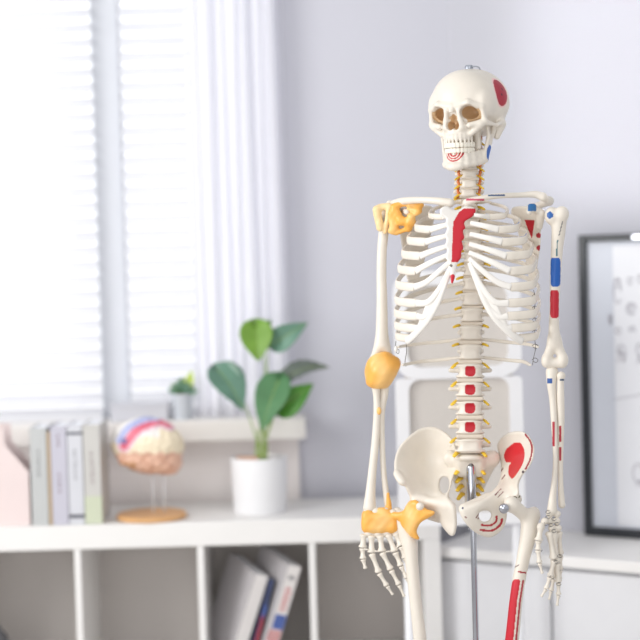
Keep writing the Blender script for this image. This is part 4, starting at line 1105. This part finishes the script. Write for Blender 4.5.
# ---- right hand cabinet along the turned wall
CB = thing('wall_cabinet', (RW @ Vector((.9, -.17, 0))), 'long white low cabinet along the right wall, with flat doors', 'cabinet')
D = .34; zc_ = A(600, 541, 4.15).z
L0, L1 = .10, 2.2
def RB(lo, hi, name, m, par, bev=0): return MB().box(lo, hi, RW, bev).build(name, m, par)
RB((L0, -D-.015, zc_-.028), (L1, -.002, zc_), 'counter_top', m_white, CB, .003)
m_cab = mat('cabinet_paint', (222, 222, 225), .5, noise=.02)
RB((L0+.01, -D+.02, .08), (L1, -.004, zc_-.03), 'carcass', m_cab, CB)
RB((L0+.01, -D+.06, 0), (L1, -.01, .078), 'plinth', m_cab, CB)
xk = L0+.012
while xk < L1-.1:
    w = .315
    d1 = RB((xk, -D, zc_-.255), (xk+w-.006, -D+.019, zc_-.040), 'drawer_front', m_cab, CB, .003)
    d2 = RB((xk, -D, .085), (xk+w-.006, -D+.019, zc_-.262), 'door', m_cab, CB, .003)
    RB((xk+w*.35, -D-.012, .40), (xk+w*.37, -D+.001, .46), 'handle', m_screw, d2, .001)
    xk += w
# framed picture leaning on the wall on the cabinet
fz0 = zc_
def on_wall(px, py, off):
    """where the picture line meets the plane parallel to the right wall, off metres in front of it"""
    n = RW.to_3x3() @ Vector((0, -1, 0)); p0 = RW @ Vector((0, -off, 0))
    d = A(px, py, 2.0)-Vector(CAM); tt_ = (p0-Vector(CAM)).dot(n)/d.dot(n)
    return RW.inverted() @ (Vector(CAM)+d*tt_)
FO = .06
q1 = on_wall(585, 240, FO); q2 = on_wall(579, 530, FO)
fx = (q1.x+q2.x)/2-.003; ft = on_wall(588, 235, FO).z; fb = fz0+.001
PF = thing('picture_frame', RW @ Vector((fx+.4, -FO, fz0)), 'large black framed poster standing on the white cabinet at the right edge', 'poster')
FW = .95; b_ = .021
mb = MB(); 
mb.box((fx, -FO, fb), (fx+b_, -FO+.025, ft), RW, .002); mb.box((fx+FW-b_, -FO, fb), (fx+FW, -FO+.025, ft), RW, .002)
mb.box((fx+b_, -FO, fb), (fx+FW-b_, -FO+.025, fb+b_*1.1), RW, .002); mb.box((fx+b_, -FO, ft-b_*.85), (fx+FW-b_, -FO+.025, ft), RW, .002)
mb.build('frame', m_black, PF)
RB((fx+b_, -FO+.012, fb+.02), (fx+FW-b_, -FO+.020, ft-.015), 'mount_board', m_mount, PF)
pw0 = on_wall(612, 300, FO).x
sheet = RB((pw0, -FO+.0105, fb+.03), (fx+FW-.06, -FO+.0118, ft-.03), 'paper_sheet', m_paper, PF)
def sketch(cx, cy, w, h, kind):
    c = on_wall(cx, cy, FO); y = -FO+.0098; k = 1/400
    if kind == 'o': P = [(c.x+w*k*math.cos(a), c.z+h*k*math.sin(a)) for a in np.linspace(0, 5.6, 16)]
    else: P = [(c.x+w*k*(t-.5)*2, c.z+h*k*math.sin(t*9+cx)) for t in np.linspace(0, 1, 12)]
    return [RW @ Vector((a, y, b)) for a, b in P]
for a in [(616, 292, 4, 12, 'o'), (616, 283, 3, 5, 'o'), (629, 281, 2.5, 3.5, 'o'), (639, 279, 2.5, 4, 'o'), (630, 309, 5, 6, 'o'), (630, 309, 3, 3.5, 'o'), (609, 320, 2, 6, 'w'), (617, 331, 3, 3, 'o'), (631, 329, 4, 3, 'w'),
          (620, 356, 5, 7, 'w'), (620, 350, 4, 5, 'o'), (638, 350, 3, 6, 'o'), (639, 360, 4, 4, 'w'), (637, 474, 6, 10, 'o'), (640, 484, 5, 4, 'w'), (660, 300, 8, 14, 'o'), (668, 340, 10, 8, 'w'), (655, 400, 12, 9, 'o'), (680, 450, 10, 16, 'o')]:
    MB().tube(sketch(*a), .0016, 5).build('sketch_line', m_ink, sheet)
pa, pb_ = on_wall(612, 400, FO), on_wall(645, 391, FO)
MB().tube([RW @ Vector((pa.x, -FO+.010, pa.z)), RW @ Vector((pb_.x+.3, -FO+.010, pb_.z+.05))], .0012, 5).build('paper_fold', m_ink, sheet)
cc = on_wall(638, 237, FO+.004)
RB((cc.x-.018, -FO-.006, cc.z-.008), (cc.x+.03, -FO+.0, cc.z+.008), 'clip', m_chrome, PF, .003)

# ---- white panel with rounded insets, standing on the cabinet behind the spine
YQ = 4.13
qx0, qx1 = at(398, 450, YQ)[0], at(523, 450, YQ)[0]
zq1 = A(460, 262, YQ).z; ex = .0
QP = thing('chair', ((qx0+qx1)/2, YQ, 0), 'white plastic framed chair with rounded grey back panels behind the skeleton', 'chair')
YQ = 3.93
qx0, qx1 = at(397, 450, YQ)[0], at(523, 450, YQ)[0]
zq1 = A(460, 270, YQ).z
QP.location = ((qx0+qx1)/2, YQ-.02, 0)
def rrect(x0, x1, z0, z1, r, n=6):
    P = []
    for cx, cz, a0 in ((x1-r, z1-r, 0), (x0+r, z1-r, 90), (x0+r, z0+r, 180), (x1-r, z0+r, 270)):
        for k in range(n+1): a = math.radians(a0+90*k/n); P.append((cx+r*math.cos(a), cz+r*math.sin(a)))
    return P
m_ch = mat('chair_white', (238, 238, 241), .4, noise=.02); m_mesh = mat('chair_grey_mesh', (212, 206, 200), .8, noise=.06, nscale=200)
def strut(px0, py0, px1, py1, w=.014): pass
zw0 = A(460, 366, YQ).z; zw1 = A(460, 377, YQ).z; zbt = A(460, 512, YQ).z
iL, iR = at(408.5, 400, YQ)[0], at(509, 400, YQ)[0]
def ring_mesh(name, outer, inner, ya, yb, m, par):
    # frame between an outer and inner outline with the same count of points
    n = len(outer); V = [(a, y, b) for y in (ya, yb) for L in (outer, inner) for a, b in L]
    Fc = []
    for i in range(n):
        j = (i+1) % n
        Fc += [(i, j, n+j, n+i), (2*n+j, 2*n+i, 3*n+i, 3*n+j), (i, 2*n+i, 2*n+j, j), (n+j, 3*n+j, 3*n+i, n+i)]
    return smooth_by_angle(mk(name, V, Fc, m, par))
up_o = rrect(qx0, qx1, zw1-.0, zq1, .05); up_i = rrect(iL, iR, zw0, zq1-.035, .035)
lo_o = rrect(qx0, qx1, zbt-.03, zw1+.0, .012); lo_i = rrect(iL, iR, zbt, zw1-.002, .03)
ring_mesh('back_frame', up_o, up_i, YQ-.018, YQ+.018, m_ch, QP)
ring_mesh('back_frame', lo_o, lo_i, YQ-.018, YQ+.018, m_ch, QP)
MB().box((iL-.01, YQ-.004, zw0-.01), (iR+.01, YQ+.004, zq1-.03)).build('back_panel', m_mesh, QP)
MB().box((iL-.01, YQ-.004, zbt-.01), (iR+.01, YQ+.004, zw1+.005)).build('back_panel', m_mesh, QP)
MB().box((qx0-.02, YQ-.40, .44), (qx1+.02, YQ-.03, .475), bev=.012).build('seat', m_ch, QP)
for s in (qx0+.02, qx1-.02):
    for yy in (YQ-.36, YQ-.0):
        MB().tube([(s, yy, 0), (s, yy, .45 if yy < YQ-.1 else zbt-.02)], .012, 12).build('leg', m_ch, QP, smooth=True)

# ================================================================== LIGHT
w = bpy.data.worlds.new('World'); SC.world = w; w.use_nodes = True
nt = w.node_tree; bg = nt.nodes['Background']
tc = nt.nodes.new('ShaderNodeTexCoord'); sp = nt.nodes.new('ShaderNodeSeparateXYZ'); nt.links.new(tc.outputs['Generated'], sp.inputs[0])
mr = nt.nodes.new('ShaderNodeMapRange'); mr.interpolation_type = 'SMOOTHSTEP'
mr.inputs['From Min'].default_value = .55; mr.inputs['From Max'].default_value = .85; mr.inputs['To Min'].default_value = .74; mr.inputs['To Max'].default_value = 1.7
nt.links.new(sp.outputs['Y'], mr.inputs['Value']); nt.links.new(mr.outputs['Result'], bg.inputs['Strength'])
bg.inputs['Color'].default_value = (.975, .985, 1.0, 1)
def area(name, loc, target, size, sy, energy, color=(1, 1, 1), spread=PI):
    l = bpy.data.lights.new(name, 'AREA'); l.shape = 'RECTANGLE'; l.size = size; l.size_y = sy; l.energy = energy; l.color = color; l.spread = spread
    o = bpy.data.objects.new(name, l); COL.objects.link(o); o.location = loc
    o.rotation_euler = (Vector(target)-Vector(loc)).to_track_quat('-Z', 'Y').to_euler(); return o
area('window_daylight', (-2.4, 2.0, 2.1), (.3, 3.3, 1.3), 1.6, 1.8, 64, (1, .995, .98))
area('overhead_fill', (.6, 1.2, 2.9), (.3, 3.3, 1.2), 1.2, 1.2, 9, (1, .99, .98))  # added soft fill from above, no fixture is modelled there
tc_ = on_wall(535, 100, 0).x+.49
tq = RW @ Vector((tc_, 0, on_wall(560, 207, 0).z+.58))
area('wall_daylight', (tq.x-3.0, tq.y-.25, tq.z+.35), tq, .62, 1.22, 1.7, (1, 1, 1), math.radians(5))
area('room_fill', (-.6, .6, 1.0), (-.5, 4.3, .75), 2.2, 1.2, 16, (1, .98, .97))

vs = SC.view_settings
SC.display_settings.display_device = 'sRGB'
vs.view_transform = 'Standard'; vs.look = 'None'; vs.gamma = 1; vs.use_curve_mapping = False; vs.exposure = 0.0
